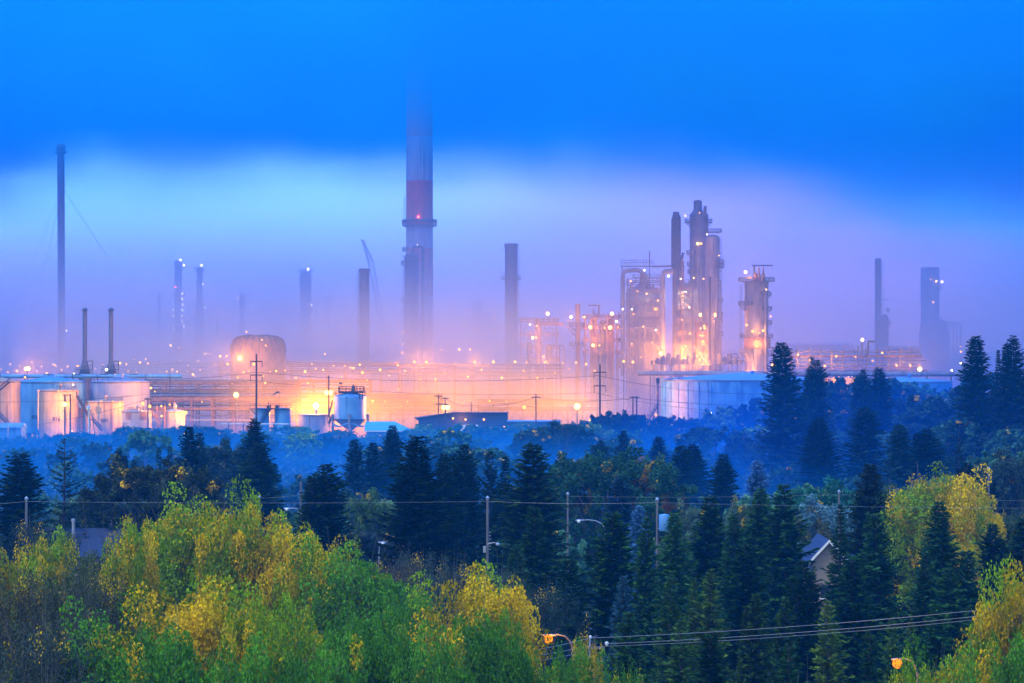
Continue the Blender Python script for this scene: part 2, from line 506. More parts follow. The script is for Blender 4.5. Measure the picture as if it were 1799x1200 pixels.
def frame(name, label, cat, x0, x1, yt, D, depth, nx, levels, mat="mid", braces=True, lamps=(), group=None, decks=True, vessels=(), rr=.07, rails=True, bar=.35):
    """open steel structure: columns, beams, floors with railings, diagonal braces, vessels standing in it"""
    xa, xb = X(x0, D), X(x1, D)
    g = gz((xa + xb) / 2, D) - .3
    t = thing(name, label, cat, ((xa + xb) / 2, D, g), group)
    zt = Zp(yt, D)
    zl = sorted(Zp(l, D) for l in levels)
    xs = [xa + (xb - xa) * i / nx for i in range(nx + 1)]
    for y in (D, D + depth):
        for x in xs: MB().box((x, y, (g + zt) / 2), (bar, bar, zt - g)).build("column", M[mat], t)
    for i, z in enumerate(zl):
        if decks:
            dk = MB().box(((xa + xb) / 2, D + depth / 2, z), (xb - xa + 1.6, depth + 1.6, .25)).build("deck", M[mat], t)
            if rails:
                mb = MB()
                a, b, y0, y1, zz = xa - .75, xb + .75, D - .75, D + depth + .75, z + .13
                rail(mb, [(a, y0, zz), (b, y0, zz), (b, y1, zz), (a, y1, zz)], 1.2, rr, 1.8, True)
                mb.build("railing", M[mat], dk)
        else:
            for y in (D, D + depth): MB().box(((xa + xb) / 2, y - .03, z), (xb - xa + .2, .3, .4)).build("beam", M[mat], t)
    if braces:
        zz = [g] + zl
        for i in range(len(zz) - 1):
            for k in range(nx):
                a, b = xs[k], xs[k + 1]
                m_ = (a + b) / 2
                mb = MB()
                mb.tube([(a, D - .2, zz[i] + .2), (m_, D - .2, zz[i + 1] - .3), (b, D - .2, zz[i] + .2)], .14, 5)
                mb.build("brace", M[mat], t)
    for v in vessels:                        # (px, ytop, ybottom, w, mat)
        vx, r = X(v[0], D), L(v[3], D) / 2
        z1, z0 = Zp(v[1], D), (Zp(v[2], D) if v[2] else g)
        h = r * .5
        MB().lathe((vx, D + depth / 2, 0), [(.02, z0), (r, z0 + h * .4), (r, z1 - h), (r * .7, z1 - h * .3), (.02, z1)], 20).build("vessel", M[v[4]], t, True)
    for q in lamps: bulb(t, q[0], q[1], D - 1.4, q[2], q[3] if len(q) > 3 else 2.0)
    return t

# ------------------------------------------------------------------ tanks
def lettering(par, txt, x, D, R_, zc, h, mat="letter"):
    """stencilled number that follows the curve of a tank at (x, D) with radius R_; x offset in metres is in zc[0]"""
    cu = bpy.data.curves.new("number", "FONT")
    cu.body, cu.size, cu.align_x, cu.align_y = txt, h * 1.38, "CENTER", "CENTER"
    cu.extrude, cu.resolution_u = .0, 3
    cu.offset = .05 * h
    o = bpy.data.objects.new("number", cu)
    COL.objects.link(o)
    me = bpy.data.meshes.new_from_object(o.evaluated_get(bpy.context.evaluated_depsgraph_get()))
    bpy.data.objects.remove(o)
    vv = []
    for v in me.vertices:
        a = (zc[0] + v.co.x) / R_ - math.pi / 2
        vv.append((x + (R_ + .03) * math.cos(a), D + (R_ + .03) * math.sin(a), zc[1] + v.co.y))
    mb = MB().add(vv, [tuple(p.vertices) for p in me.polygons])
    return mb.build("number", M[mat], par)
def tank(label, x0, x1, yt, D, mat, roof=2.0, yb=None, number=None, railp=None, rim=True, seams=0, vent=True, group=None, g=None, name="storage_tank"):
    """upright storage tank: shell, wind girder, low cone roof with vent, railing, number"""
    x, r = X((x0 + x1) / 2, D), L(x1 - x0, D) / 2
    Dc = D + r                                # D is the distance of the near wall
    x = X((x0 + x1) / 2, Dc) if r > 10 else x
    g = (gz(x, D) - .4) if g is None else g
    zt = Zp(yt, D)
    t = thing(name, label, "tank", (x, Dc, g), group)
    MB().lathe((x, Dc, 0), [(r, g), (r, zt)], 64).build("shell", M[mat], t, True)
    ro = MB().lathe((x, Dc, zt), [(r * 1.005, -.05), (r * 1.005, .12), (r * .5, roof * .55), (.05, roof)], 64).build("roof", M[mat if mat != "bluestreak" else "bluewhite"], t, True)
    if vent: MB().lathe((x + r * .1, Dc - r * .2, zt + roof * .6), [(.35, 0), (.35, .9), (.6, .9), (.6, 1.3), (.02, 1.6)], 12).build("vent", M[mat], ro, True)
    if rim: MB().lathe((x, Dc, zt - .35), [(r, 0), (r + .18, 0), (r + .18, .22), (r, .22)], 64).build("girder", M["mid"], t)
    for k in range(seams):
        z = g + (zt - g) * (k + 1) / (seams + 1)
        MB().lathe((x, Dc, z), [(r, -.04), (r + .03, -.03), (r + .03, .03), (r, .04)], 64).build("weld_seam", M[mat], t)
    if railp:
        a0, a1 = railp
        mb = MB()
        rail(mb, ring_pts((x, Dc, zt + .1), r - .15, R(a0), R(a1), max(4, int(abs(a1 - a0) / 12))), 1.2, .06, 1.6)
        mb.build("railing", M["dark"], t)
    if number:
        txt, npx, npy, h = number
        lettering(t, txt, x, Dc, r, (r * math.asin(max(-.95, min(.95, (X(npx, D) - x) / r))), Zp(npy, D)), L(h, D))
    return t, (x, Dc, r, zt, g)
def stairs(par, a, b, width=1.0, mat="dark", name="staircase"):
    """straight flight from a to b: two stringers, treads, handrails"""
    a, b = Vector(a), Vector(b)
    mb = MB()
    for y in (-width / 2, width / 2):
        o = Vector((0, y, 0))
        mb.tube([a + o, b + o], .20, 4)
        mb.tube([a + o + Vector((0, 0, 1.1)), b + o + Vector((0, 0, 1.1))], .07, 4)
        for k in range(7):
            q = a.lerp(b, k / 6) + o
            mb.tube([q, q + Vector((0, 0, 1.1))], .05, 4)
    n = max(4, int(abs(a.z - b.z) / .3))
    for k in range(n):
        q = a.lerp(b, (k + .5) / n)
        mb.box(q, (.3, width, .06))
    return mb.build(name, M[mat], par)
# ------------------------------------------------------------------ the tank farm
T, q = tank("cream tank cut by the photo's edge, with dark stairs zigzagging up its wall", -38, 30, 670, 866, "cream", 1.2, vent=False)
stairs(T, P(-8, 692, 864), P(17, 671, 864)); stairs(T, P(-8, 723, 864), P(15, 747, 864)); stairs(T, P(-8, 723, 863), P(-20, 706, 863))
MB().box(P(20, 671, 864), (2.2, 1.6, .25)).build("landing", M["dark"], T)
MB().tube([P(18, 671, 864.3), P(18, 745, 864.3)], .12, 5).build("drain_pipe", M["lilac"], T)
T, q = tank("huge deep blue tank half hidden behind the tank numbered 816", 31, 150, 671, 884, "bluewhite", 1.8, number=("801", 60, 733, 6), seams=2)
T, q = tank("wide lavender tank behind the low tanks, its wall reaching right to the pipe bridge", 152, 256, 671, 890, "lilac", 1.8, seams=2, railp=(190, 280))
T, q = tank("cream tank stencilled 816, lit orange by the lamp on the twin poles", 64, 133, 686, 868, "cream", .9, number=("816", 99, 736.5, 6.6), seams=5, railp=(270, 345))
MB().tube([P(67, 688, 866), P(67, 754, 866)], .22, 8).build("drain_pipe", M["cream"], T)
MB().ball(P(67, 687, 866), .45, 8).build("valve", M["cream"], T, True)
stairs(T, P(134, 695, 870), P(158, 737, 870))
st = stairs(T, P(162, 738, 869), P(179, 757, 869))
MB().box(P(160, 737.5, 869.5), (1.6, 1.6, .2)).build("landing", M["dark"], T)
for a, b in ((158, 158), (163, 167)): MB().tube([P(a, 738, 869.5), P(b, 766, 869.5)], .16, 5).build("stair_post", M["dark"], T)
bulb(T, 128.5, 676, 866, "c", 1.3); MB().tube([P(128.5, 677, 866.5), P(128.5, 687, 866.5)], .1, 5).build("lamp_post", M["dark"], T)
bulb(T, 103, 687, 867, "d", 1.6)
T, q = tank("orange glowing bare tank wall showing in the gap right of tank 816", 118, 145, 718, 876, "cream", .4, vent=False, rim=False)
T, q = tank("cream tank stencilled 881 with a railing along the right of its roof", 145, 213, 706, 872, "cream", .8, number=("881", 184, 739, 6), railp=(285, 350), seams=3)
bulb(T, 178, 705, 871, "d", 1.3); bulb(T, 198, 705.5, 871, "d", 1.3)
for k in range(2): MB().tube([P(156 + k * .0, 704 + k * 14, 868), P(156, 760, 868)], .14 + .1 * k, 6).build("vent_pipe", M["bluewhite"], T)
MB().ball(P(155.5, 717, 868), .75, 10).build("valve", M["bluewhite"], T, True)
T, q = tank("low white tank stencilled 811 with rust panels under its rim", 211, 263, 723, 862, "white", .6, number=("811", 219, 746, 6.5), railp=(240, 330), seams=1)
for a, b in ((220, 231), (245, 257)):
    ang = [(-math.pi / 2 + math.asin((X(k, 862) - q[0]) / q[2])) for k in (a, b)]
    MB().lathe((q[0], q[1], 0), [(q[2] + .02, Zp(738, 862)), (q[2] + .02, Zp(725.5, 862))], 6, ang[0], ang[1]).build("rust_panel", M["rust"], T)
T, q = tank("small white tank beside the orange lit stair tower", 286, 323, 723, 858, "white", .9, seams=1)
MB().lathe((X(304, 858), 862, Zp(723, 858)), [(.3, 0), (.3, 2.3), (.02, 2.8)], 8).build("nozzle", M["white"], T)
t = thing("stair_tower", "orange lit stair tower beside the small white tank", "stair tower", (X(282, 856), 857, -.3), None)
stairs(t, P(268, 727, 856), P(281, 749, 856), mat="rust")
for k in range(3):
    z = Zp((730, 722, 738)[k], 856)
    mb = MB().box((X(282, 856), 857, z), (2.6, 2.2, .2)); dk = mb.build("landing", M["rust"], t)
    mb = MB(); rail(mb, [(X(282, 856) - 1.2, 856, z), (X(282, 856) + 1.2, 856, z), (X(282, 856) + 1.2, 858, z)], 1.1, .06, 1.2); mb.build("railing", M["rust"], dk)
for sx in (-1.2, 1.2):
    for sy in (-1, 1): MB().tube([(X(282, 856) + sx, 857 + sy, -.3), (X(282, 856) + sx, 857 + sy, Zp(713, 856))], .14, 5).build("post", M["rust"], t)
bulb(t, 283.5, 713.5, 854, "a", 1.5); bulb(t, 284, 731, 854, "a", 1.8); point(t, 284, 728, 851, 900)

def utility_building(label, x0, x1, yt, yb, D, depth, wall, roof, slope=.6, name="shed", parts=()):
    xa, xb, zt, zb = X(x0, D), X(x1, D), Zp(yt, D), gz(X((x0 + x1) / 2, D), D) - .4
    t = thing(name, label, "building", ((xa + xb) / 2, D + depth / 2, zb))
    MB().box(((xa + xb) / 2, D + depth / 2, (zt + zb) / 2), (xb - xa, depth, zt - zb)).build("wall", M[wall], t)
    MB().prism([(xa - .4, D - .5, zt + .003), (xa - .4, D + depth + .5, zt + .003), (xa - .4, D + depth / 2, zt + slope)], (xb - xa + .8, 0, 0)).build("roof", M[roof], t)
    return t
t = utility_building("low blue shed at the left edge below the cream tank", -60, 37, 752, 776, 846, 9, "bluewhite", "bluewhite", 1.4)
MB().tube([P(14, 748, 844), P(14, 775, 844)], .28, 8).build("vent_pipe", M["alu"], t)
for i, (px, h) in enumerate(((46.5, 11), (56.5, 12), (65, 11))):
    b = thing("bollard", ["thin yellow bollard at the foot of the blue shed", "stout yellow bollard between two thinner ones under tank 816", "yellow bollard closest to tank 816"][i], "bollard", P(px, 777, 852), "yellow bollards under the tanks")
    MB().tube([P(px, 776, 852), P(px, 776 - h, 852)], L((1.0, 1.6, .9)[i], 852), 10).build("post", M["yellowp"], b)
    MB().ball(P(px, 776 - h, 852), L((1.0, 1.6, .9)[i], 852), 8).build("cap", M["yellowp"], b, True)
b = thing("relief_valve", "pale upright relief pipe between the blue shed and tank 816", "pipe", P(40, 772, 852))
MB().lathe(P(40, 772, 852), [(.9, -1.5), (.9, 0), (.35, .3), (.35, 2.5), (.28, 4.2), (.02, 4.2)], 12).build("stem", M["cream"], b, True)
MB().lathe(P(40, 771.5, 852), [(.5, -.1), (.75, -.1), (.75, .2), (.5, .2)], 12).build("flange", M["cream"], b)

# the big streaked tanks on the right
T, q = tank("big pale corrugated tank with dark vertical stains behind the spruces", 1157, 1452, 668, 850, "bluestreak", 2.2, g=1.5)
x, Dc, r, zt, g = q
for k in range(17):
    a = R(196 + k * 9.5)
    MB().box((x + (r + .05) * math.cos(a), Dc + (r + .05) * math.sin(a), (g + zt) / 2 - .3), (.28, .16, zt - g - .8), a + math.pi / 2).build("rib", M["bluestreak"], T)
MB().tube([P(1155.5, 665, 848), P(1155.5, 760, 848)], .28, 8).build("gauge_pipe", M["dark"], T)
MB().lathe(P(1155.5, 674, 848), [(.28, 0), (.55, .3), (.55, 1.6), (.02, 1.8)], 10).build("gauge_head", M["dark"], T)
stairs(T, P(1157, 711, 846), P(1134, 747, 846)); stairs(T, P(1150, 735, 843), P(1140, 760, 843))
for a in (1138, 1147): MB().tube([P(a, 728, 845), P(a, 765, 845)], .2, 5).build("stair_post", M["dark"], T)
mb = MB(); rail(mb, [P(1168, 670, 852), P(1183, 669.5, 856)], .8, .06, 1.2); rail(mb, [P(1191, 669, 858), P(1200, 668.5, 860)], 1.3, .07, 1.0); mb.build("railing", M["dark"], T)
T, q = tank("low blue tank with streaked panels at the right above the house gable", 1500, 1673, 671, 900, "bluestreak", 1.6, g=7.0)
x, Dc, r, zt, g = q
for k in range(26):
    a = R(196 + k * 6.2)
    MB().box((x + (r + .04) * math.cos(a), Dc + (r + .04) * math.sin(a), (g + zt) / 2 - .3), (.22, .12, zt - g - .8), a + math.pi / 2).build("rib", M["bluestreak"], T)

# small plant in the middle
def small_tanks():
    D = 850
    t, q = tank("small blue tank with stairs sharing a railed deck with its right neighbour", 444, 473, 718, D, "bluewhite", .3, vent=False, rim=False)
    for a, b in (((473, 718), (456, 745)), ((476, 718), (460, 745))): stairs(t, P(*a, D - 1), P(*b, D - 1), .7)
    mb = MB().box(P(462, 718, D + 2), (L(46, D), 5.5, .3)); dk = mb.build("deck", M["dark"], t)
    mb = MB(); rail(mb, [P(439, 717, D - .6), P(484, 717, D - .6), P(484, 717, D + 4.5), P(439, 717, D + 4.5)], 1.3, .06, 1.5, True); mb.build("railing", M["dark"], dk)
    MB().lathe(P(471, 717, D + 2), [(.5, 0), (.5, .9), (.2, 1.0), (.2, 1.9), (.02, 1.9)], 10).build("pump", M["dark"], t)
    MB().tube([P(441, 719, D - .5), P(448, 728, D - .1)], .12, 5).build("bracket", M["dark"], t)
    t, q = tank("small blue tank at the right end of the railed deck", 481, 510, 718, D, "bluewhite", .3, vent=False, rim=False)
    mb = MB().box(P(498.5, 718, D + 2), (L(26, D), 5.5, .3)); dk = mb.build("deck", M["dark"], t)
    mb = MB(); rail(mb, [P(486.5, 717, D - .6), P(511, 717, D - .6), P(511, 717, D + 4.5), P(486.5, 717, D + 4.5)], 1.3, .06, 1.5); mb.build("railing", M["dark"], dk)
    MB().lathe(P(487, 717, D + 2), [(.7, 0), (.7, .6), (.3, .9), (.02, .9)], 10).build("hatch", M["dark"], t)
    t, q = tank("squat lilac tank right in front of the brightest lamp", 522, 580, 729, 852, "lilac", .3, vent=True, seams=1)
    MB().tube([P(544, 731, 850), P(544, 765, 850)], .12, 5).build("drain_pipe", M["mid"], t)
    mb = MB(); rail(mb, [P(566, 728, 854), P(580, 728, 854), P(580, 728, 857)], 1.3, .06, 1.2); mb.build("railing", M["dark"], t)
small_tanks()
def silo():
    D = 840
    xc, r = X(614, D), L(57, D) / 2
    Dc = D + r
    xc = X(614, D)
    t = thing("silo", "blue steel silo on legs with a railed deck on its domed top", "silo", (xc, Dc, -.4))
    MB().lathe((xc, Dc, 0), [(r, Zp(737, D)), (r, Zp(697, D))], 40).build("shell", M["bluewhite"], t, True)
    MB().lathe((xc, Dc, 0), [(r, Zp(697, D)), (r * .85, Zp(694, D)), (r * .4, Zp(691, D)), (.05, Zp(690, D))], 40).build("roof", M["bluewhite"], t, True)
    MB().lathe((xc, Dc, 0), [(r, Zp(737, D)), (r * .98, Zp(739, D)), (.7, Zp(757, D)), (.7, Zp(762, D)), (.02, Zp(762, D))], 40).build("hopper", M["lilac"], t, True)
    MB().lathe((xc, Dc, Zp(738, D)), [(r + .02, -.25), (r + .3, -.2), (r + .3, .2), (r + .02, .25)], 40).build("girder", M["dark"], t)
    for k in range(4):
        a = R(-90 + 90 * k)
        c = (xc + (r + .45) * math.cos(a), Dc + (r + .45) * math.sin(a))
        MB().tube([(*c, -.4), (*c, Zp(728, D))], .42, 10).build("leg", M["palesteel"], t, True)
    for k in range(4):
        a0 = -90 + 90 * k
        pts = []
        for i in range(13):
            f = i / 12
            a = R(a0 + 90 * f)
            pts.append((xc + (r + .3) * math.cos(a), Dc + (r + .3) * math.sin(a), Zp(744, D) - 1.0 * math.sin(f * math.pi) ** 2))
        MB().tube(pts, .22, 6).build("brace", M["bluewhite"], t, True)
    zt = Zp(689.5, D)
    dk = MB().box((xc + .3, Dc, zt), (L(44, D), 6, .5)).build("deck", M["dark"], t)
    mb = MB(); a, b = xc + .3 - L(22, D), xc + .3 + L(22, D)
    rail(mb, [(a, Dc - 3, zt + .2), (b, Dc - 3, zt + .2), (b, Dc + 3, zt + .2), (a, Dc + 3, zt + .2)], 1.5, .08, 1.1, True); mb.build("railing", M["dark"], dk)
    mb = MB(); rail(mb, ring_pts((xc, Dc, Zp(695, D)), r - .2, R(185), R(355), 12), 1.3, .06, 1.5); mb.build("railing", M["dark"], t)
    MB().lathe((xc + .9, Dc - 1, zt + .2), [(.7, 0), (.5, 1.0), (.7, 1.2), (.2, 1.9), (.02, 2.2)], 10).build("filter", M["dark"], t)
    MB().tube([P(598, 690, Dc), P(598, 674, Dc)], .06, 5).build("mast", M["dark"], t)
    MB().box(P(598.5, 673.5, Dc), (1.0, .4, .5)).build("wind_vane", M["dark"], t)
    for k in (632, 637): MB().tube([P(k, 692, D - .2), P(k, 701, D - .2)], .2, 6).build("downpipe", M["dark"], t)
silo()
def teal_building():
    D = 800
    t = thing("workshop", "small workshop with a teal hipped roof right of the silo", "building", (X(684, D), D + 5, -.4))
    xa, xb, ze = X(640, D), X(722, D), Zp(757, D)
    MB().box(((xa + xb) / 2, D + 5, (ze - .4) / 2), (xb - xa - 1.2, 9, ze + .4)).build("wall", M["bluewhite"], t)
    zr = Zp(741, D)
    v = [(xa, D - .3, ze), (xb, D - .3, ze), (xb, D + 10.3, ze), (xa, D + 10.3, ze), (X(641, D), D + 5, zr), (X(692, D), D + 5, zr)]
    MB().add(v, [(0, 1, 5, 4), (1, 2, 5), (2, 3, 4, 5), (3, 0, 4), (3, 2, 1, 0)]).build("roof", M["teal"], t)
    MB().box(((xa + xb) / 2, D - .36, ze - .1), (xb - xa, .12, .3)).build("fascia", M["trim"], t)
    for k in (652, 672): MB().box((X(k, D), D + .47, 1.3), (.9, .12, 2.1)).build("door", M["navy"], t)
teal_building()
t = thing("warehouse", "long dark flat roofed building with three amber wall lamps", "building", (X(812, 840), 844, -.4))
D = 840
MB().prism([P(729, 735, D), P(793, 726, D), P(892, 726, D), P(892, 748, D), P(892, 766, D), P(735, 766, D), P(735, 739, D)], (0, 16, 0)).build("wall", M["navy"], t)
MB().prism([P(727, 734.5, D - .4), P(793, 725.2, D - .4), P(893, 725.2, D - .4), P(893, 726.2, D - .4), P(793, 726.2, D - .4), P(727, 735.8, D - .4)], (0, 16.8, 0)).build("roof", M["navy"], t)
for px, py in ((796, 735), (818, 737), (850, 737)): bulb(t, px, py, D - .8, "a", 1.7)
point(t, 810, 737, D - 3, 250)
t = thing("warehouse", "lower dark building right of the long one, under the leafless tree", "building", (X(926, 832), 838, -.4))
MB().box((X(938, 832), 839, Zp(741, 832) / 2), (L(94, 832), 12, Zp(741, 832))).build("wall", M["navy"], t)
MB().box((X(938, 832), 839, Zp(740.5, 832)), (L(96, 832), 12.6, .3)).build("roof", M["bluewhite"], t)
bulb(t, 886, 750, 829, "a", 1.5); bulb(t, 923, 750, 829, "a", 1.3); bulb(t, 1003, 750, 829, "a", 1.3); bulb(t, 1036, 739, 829, "a", 1.7)
def truck():
    D = 824
    x = X(819, D); z = 1.2
    t = thing("box_truck", "white box truck parked before the dark building under the amber wall lamps", "truck", (x, D, z))
    MB().box((x + 1.0, D, z + 2.55), (4.8, 2.4, 2.5)).build("cargo_box", M["trim"], t)
    MB().prism([(x - 3.4, D - 1.1, z + .7), (x - 3.4, D - 1.1, z + 1.7), (x - 2.9, D - 1.1, z + 2.7), (x - 1.45, D - 1.1, z + 2.7), (x - 1.45, D - 1.1, z + .7)], (0, 2.2, 0)).build("cab", M["trim"], t)
    MB().prism([(x - 3.2, D - 1.13, z + 1.7), (x - 2.85, D - 1.13, z + 2.5), (x - 1.9, D - 1.13, z + 2.5), (x - 1.9, D - 1.13, z + 1.7)], (0, 2.26, 0)).build("window", M["glass"], t)
    MB().box((x - .1, D, z + .95), (6.4, 1.4, .5)).build("chassis", M["dark"], t)
    for a in (-2.5, 2.2):
        for s in (-1, 1): MB().tube([(x + a, D + s * 1.0 - .15, z + .5), (x + a, D + s * 1.0 + .15, z + .5)], .5, 16).build("wheel", M["rubber"], t)
truck()
def pipe_line(label, x0, x1, py, D, w, mat, posts=9, group=None, yend=None, name="pipeline"):
    t = thing(name, label, "pipeline", (X((x0 + x1) / 2, D), D, gz(X((x0 + x1) / 2, D), D)), group)
    add_pipe(t, [(x0, py), (x1, yend or py)], w, D, mat)
    for k in range(posts):
        f = (k + .5) / posts
        px = x0 + (x1 - x0) * f
        yy = py + ((yend or py) - py) * f
        g = gz(X(px, D), D) - .4
        MB().box((X(px, D), D, (g + Zp(yy + w / 2, D)) / 2), (.4, .4, Zp(yy + w / 2, D) - g)).build("support", M["mid"], t)
        MB().box((X(px, D), D - L(w, D) / 2 - .1, Zp(yy, D)), (.18, .2, L(w, D) + .6)).build("clamp", M["mid"], t)
    return t
pipe_line("thick pale pipeline running level above the big pale tank", 1120, 1345, 656, 925, 8, "palesteel", 5)
pipe_line("pale pipeline passing behind the spruces towards the right hand column", 1352, 1692, 657, 930, 9, "palesteel", 8)
t = pipe_line("pale blue pipeline with handrail hoops crossing behind the tank roofs", -20, 320, 661, 935, 7, "bluewhite", 8)
for px in (77, 127, 176, 228): MB().tube([P(px, 664, 933), P(px, 657.5, 933), P(px + 14, 657.5, 933)], .13, 5).build("handrail", M["dark"], t)
pipe_line("thin white pipe on low posts below the two small tanks", 388, 521, 745, 838, 2.2, "trim", 5)
# ------------------------------------------------------------------ stacks and towers
def guyed_stack():
    D = 1300
    x = X(108.5, D)
    t = thing("flare_stack", "very tall thin guyed stack at the far left, its tip dissolving in the low cloud", "stack", (x, D, -.4))
    r = L(13, D) / 2
    MB().tube([(x, D, -.4), (X(107, D), D, Zp(270, D))], [r, r], 24).build("shaft", M["steel"], t, True)
    MB().lathe((X(107, D), D, Zp(270, D)), [(r, 0), (r * 1.7, .3), (r * 1.7, 1.0), (r * 1.15, 1.4), (r * 1.35, 3.0), (r * .9, 4.4), (.02, 4.4)], 24).build("flare_tip", M["steel"], t, True)
    for a, b in (((104, 345), (-8, 600)), ((105, 350), (42, 610)), ((112, 333), (318, 625))):
        pts = [P(a[0] + (b[0] - a[0]) * f / 8, a[1] + (b[1] - a[1]) * f / 8 + 9 * math.sin(math.pi * f / 8) , D + (-30 + 60 * (f / 8)) * (f / 8)) for f in range(9)]
        pts[-1].z = -.4
        MB().tube(pts, .07, 4).build("guy_wire", M["wire"], t)
    bulb(t, 117, 581, D - 2, "c", 1.5)
guyed_stack()
def heater(px, label):
    D = 950
    x = X(px, D)
    t = thing("exhaust_stack", label, "stack", (x, D, -.4), "pair of dark exhaust stacks behind the tank roofs")
    r = L(8, D) / 2
    MB().lathe((x, D, 0), [(L(11, D), -.4), (L(11, D), Zp(660, D)), (L(9, D), Zp(652, D)), (r * 1.1, Zp(634, D)), (r, Zp(628, D)), (r, Zp(551, D))], 24).build("shaft", M["steel"], t, True)
    MB().lathe((x, D, Zp(551, D)), [(r, 0), (r * .9, .3), (r * .9, .8), (r * 1.6, 1.2), (r * .7, 1.9), (.02, 2.0)], 24).build("rain_cap", M["steel"], t, True)
    for z, w in ((649, 13), (657, 15)):
        dk = MB().box((x, D - 1, Zp(z, D)), (L(w * 2, D), 4.5, .2)).build("platform", M["mid"], t)
        mb = MB(); a = L(w, D); zz = Zp(z, D) + .1
        rail(mb, [(x - a, D - 3.2, zz), (x + a, D - 3.2, zz)], 1.3, .07, 1.1); mb.build("railing", M["mid"], dk)
    mb = MB(); rail(mb, [P(px + 5, 650, D - 3), P(px + 14, 650, D - 3)], 3.0, .09, 1.7); mb.build("ladder_cage", M["mid"], t)
    MB().tube([P(px + 4, 635, D - 1), P(px + 13, 635, D - 1), P(px + 13, 660, D - 1)], .12, 5).build("pipe", M["mid"], t)
    bulb(t, px - 19, 657, D - 3, "c", 1.6) if px < 170 else bulb(t, px + 7, 659, D - 4, "a", 2.0)
    if px > 170: bulb(t, px - 8, 649.5, D - 4, "c", 2.2)
heater(149, "dark flue stack with a flared rain cap, closest to the guyed stack")
heater(195, "dark flue stack with a flared rain cap, above the tank numbered 881")

def chimney():
    D = 1300
    x, r = X(737, D), L(46, D) / 2
    t = thing("chimney", "huge red and white banded chimney vanishing upward into the low cloud", "chimney", (x, D, -.4))
    zs = [-.4, Zp(562, D), Zp(520, D), Zp(436, D), Zp(400, D), Zp(318, D), Zp(240, D), Zp(160, D), Zp(88, D)]
    cols = ["red", "concrete", "red", "concrete", "red", "concrete", "red", "concrete"]
    for i in range(8):
        ra = [r * (1.06 - .06 * (z / zs[-1])) for z in zs[i:i + 2]]
        MB().lathe((x, D, 0), [(ra[0], zs[i]), (ra[1], zs[i + 1])], 40).build("band", M[cols[i]], t, True)
    MB().lathe((x, D, zs[-1]), [(r, 0), (r * .85, 0), (r * .85, -8), (.02, -8)], 40).build("mouth", M["dark"], t)
    dk = MB().lathe((x, D, Zp(397, D)), [(r * 1.01, -.6), (r * 1.34, -.1), (r * 1.34, .3), (r * 1.01, .3)], 40).build("gallery", M["mid"], t)
    mb = MB(); rail(mb, ring_pts((x, D, Zp(397, D) + .3), r * 1.3, 0, 2 * math.pi, 30), 2.2, .16, 1.6); mb.build("railing", M["mid"], dk)
    MB().lathe((x, D, Zp(389, D)), [(r * 1.28, 0), (r * 1.36, .1), (r * 1.36, .7), (r * 1.28, .8)], 40).build("screen", M["mid"], dk)
    bulb(t, 735, 381, D - r - 1, "r", 2.0, "beacon")
    for px in (716.5, 735, 757): bulb(t, px, 85, D - (r if px == 735 else 0) - .8, "c" if px != 735 else "r", 1.5, "beacon")
    ladder(t, X(711, D), D - 2, Zp(400, D), Zp(345, D))
chimney()
def fore_column():
    D = 1230
    t = column("process_column", "steel column with a bent overhead pipe standing against the banded chimney", "column", 723, 444, 25, D, "steel", "dome",
               [(464, 6, "l"), (529, 6, "l"), (440, 4, "l")], "l", [(733, 431, "c", 1.2), (708, 584, "a", 1.6), (707, 605, "a", 1.8), (707, 620, "a", 2.4)], bands=(490, 534))
    add_pipe(t, [(726, 447), (726, 433), (743, 433), (743, 470), (743, 700)], 5, D - 6, "steel")
    add_pipe(t, [(711, 458), (738, 456)], 3, D - 7, "mid")
fore_column()
column("smoke_stack", "plain steel stack with one ring platform right of the banded chimney", "stack", 898, 428, 22, 1180, "steel", "rim", [(491, 7, "b")], "r", bands=(445, 460, 520, 560))
column("smoke_stack", "plain dark square topped stack with a crane boom behind it", "stack", 640, 472, 18, 1150, "steel", "rim", (), "l", bands=(500, 535, 570))
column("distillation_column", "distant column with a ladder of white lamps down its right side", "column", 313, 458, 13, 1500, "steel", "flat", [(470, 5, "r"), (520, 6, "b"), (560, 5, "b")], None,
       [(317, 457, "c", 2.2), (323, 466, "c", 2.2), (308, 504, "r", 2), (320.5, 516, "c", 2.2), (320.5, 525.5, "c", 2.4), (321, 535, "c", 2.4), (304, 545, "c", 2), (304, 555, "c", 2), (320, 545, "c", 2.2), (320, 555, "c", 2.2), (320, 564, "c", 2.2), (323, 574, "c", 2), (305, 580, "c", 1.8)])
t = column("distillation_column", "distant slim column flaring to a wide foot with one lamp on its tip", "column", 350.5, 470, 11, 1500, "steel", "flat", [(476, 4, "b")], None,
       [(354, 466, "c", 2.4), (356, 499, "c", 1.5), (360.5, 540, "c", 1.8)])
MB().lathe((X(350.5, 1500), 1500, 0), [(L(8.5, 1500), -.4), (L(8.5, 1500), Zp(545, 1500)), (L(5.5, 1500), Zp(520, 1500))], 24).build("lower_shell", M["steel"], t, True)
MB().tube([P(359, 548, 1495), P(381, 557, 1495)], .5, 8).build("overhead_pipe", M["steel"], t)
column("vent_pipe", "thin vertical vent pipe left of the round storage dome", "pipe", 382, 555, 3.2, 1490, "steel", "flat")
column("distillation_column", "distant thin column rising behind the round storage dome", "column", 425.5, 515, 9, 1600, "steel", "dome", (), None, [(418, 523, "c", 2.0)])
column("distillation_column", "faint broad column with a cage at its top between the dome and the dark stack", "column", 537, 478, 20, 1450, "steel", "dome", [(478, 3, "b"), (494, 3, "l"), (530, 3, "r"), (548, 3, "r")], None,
       [(541.5, 473, "c", 2.2), (547, 536, "c", 1.8), (548.5, 557, "c", 1.8)], mast=2)
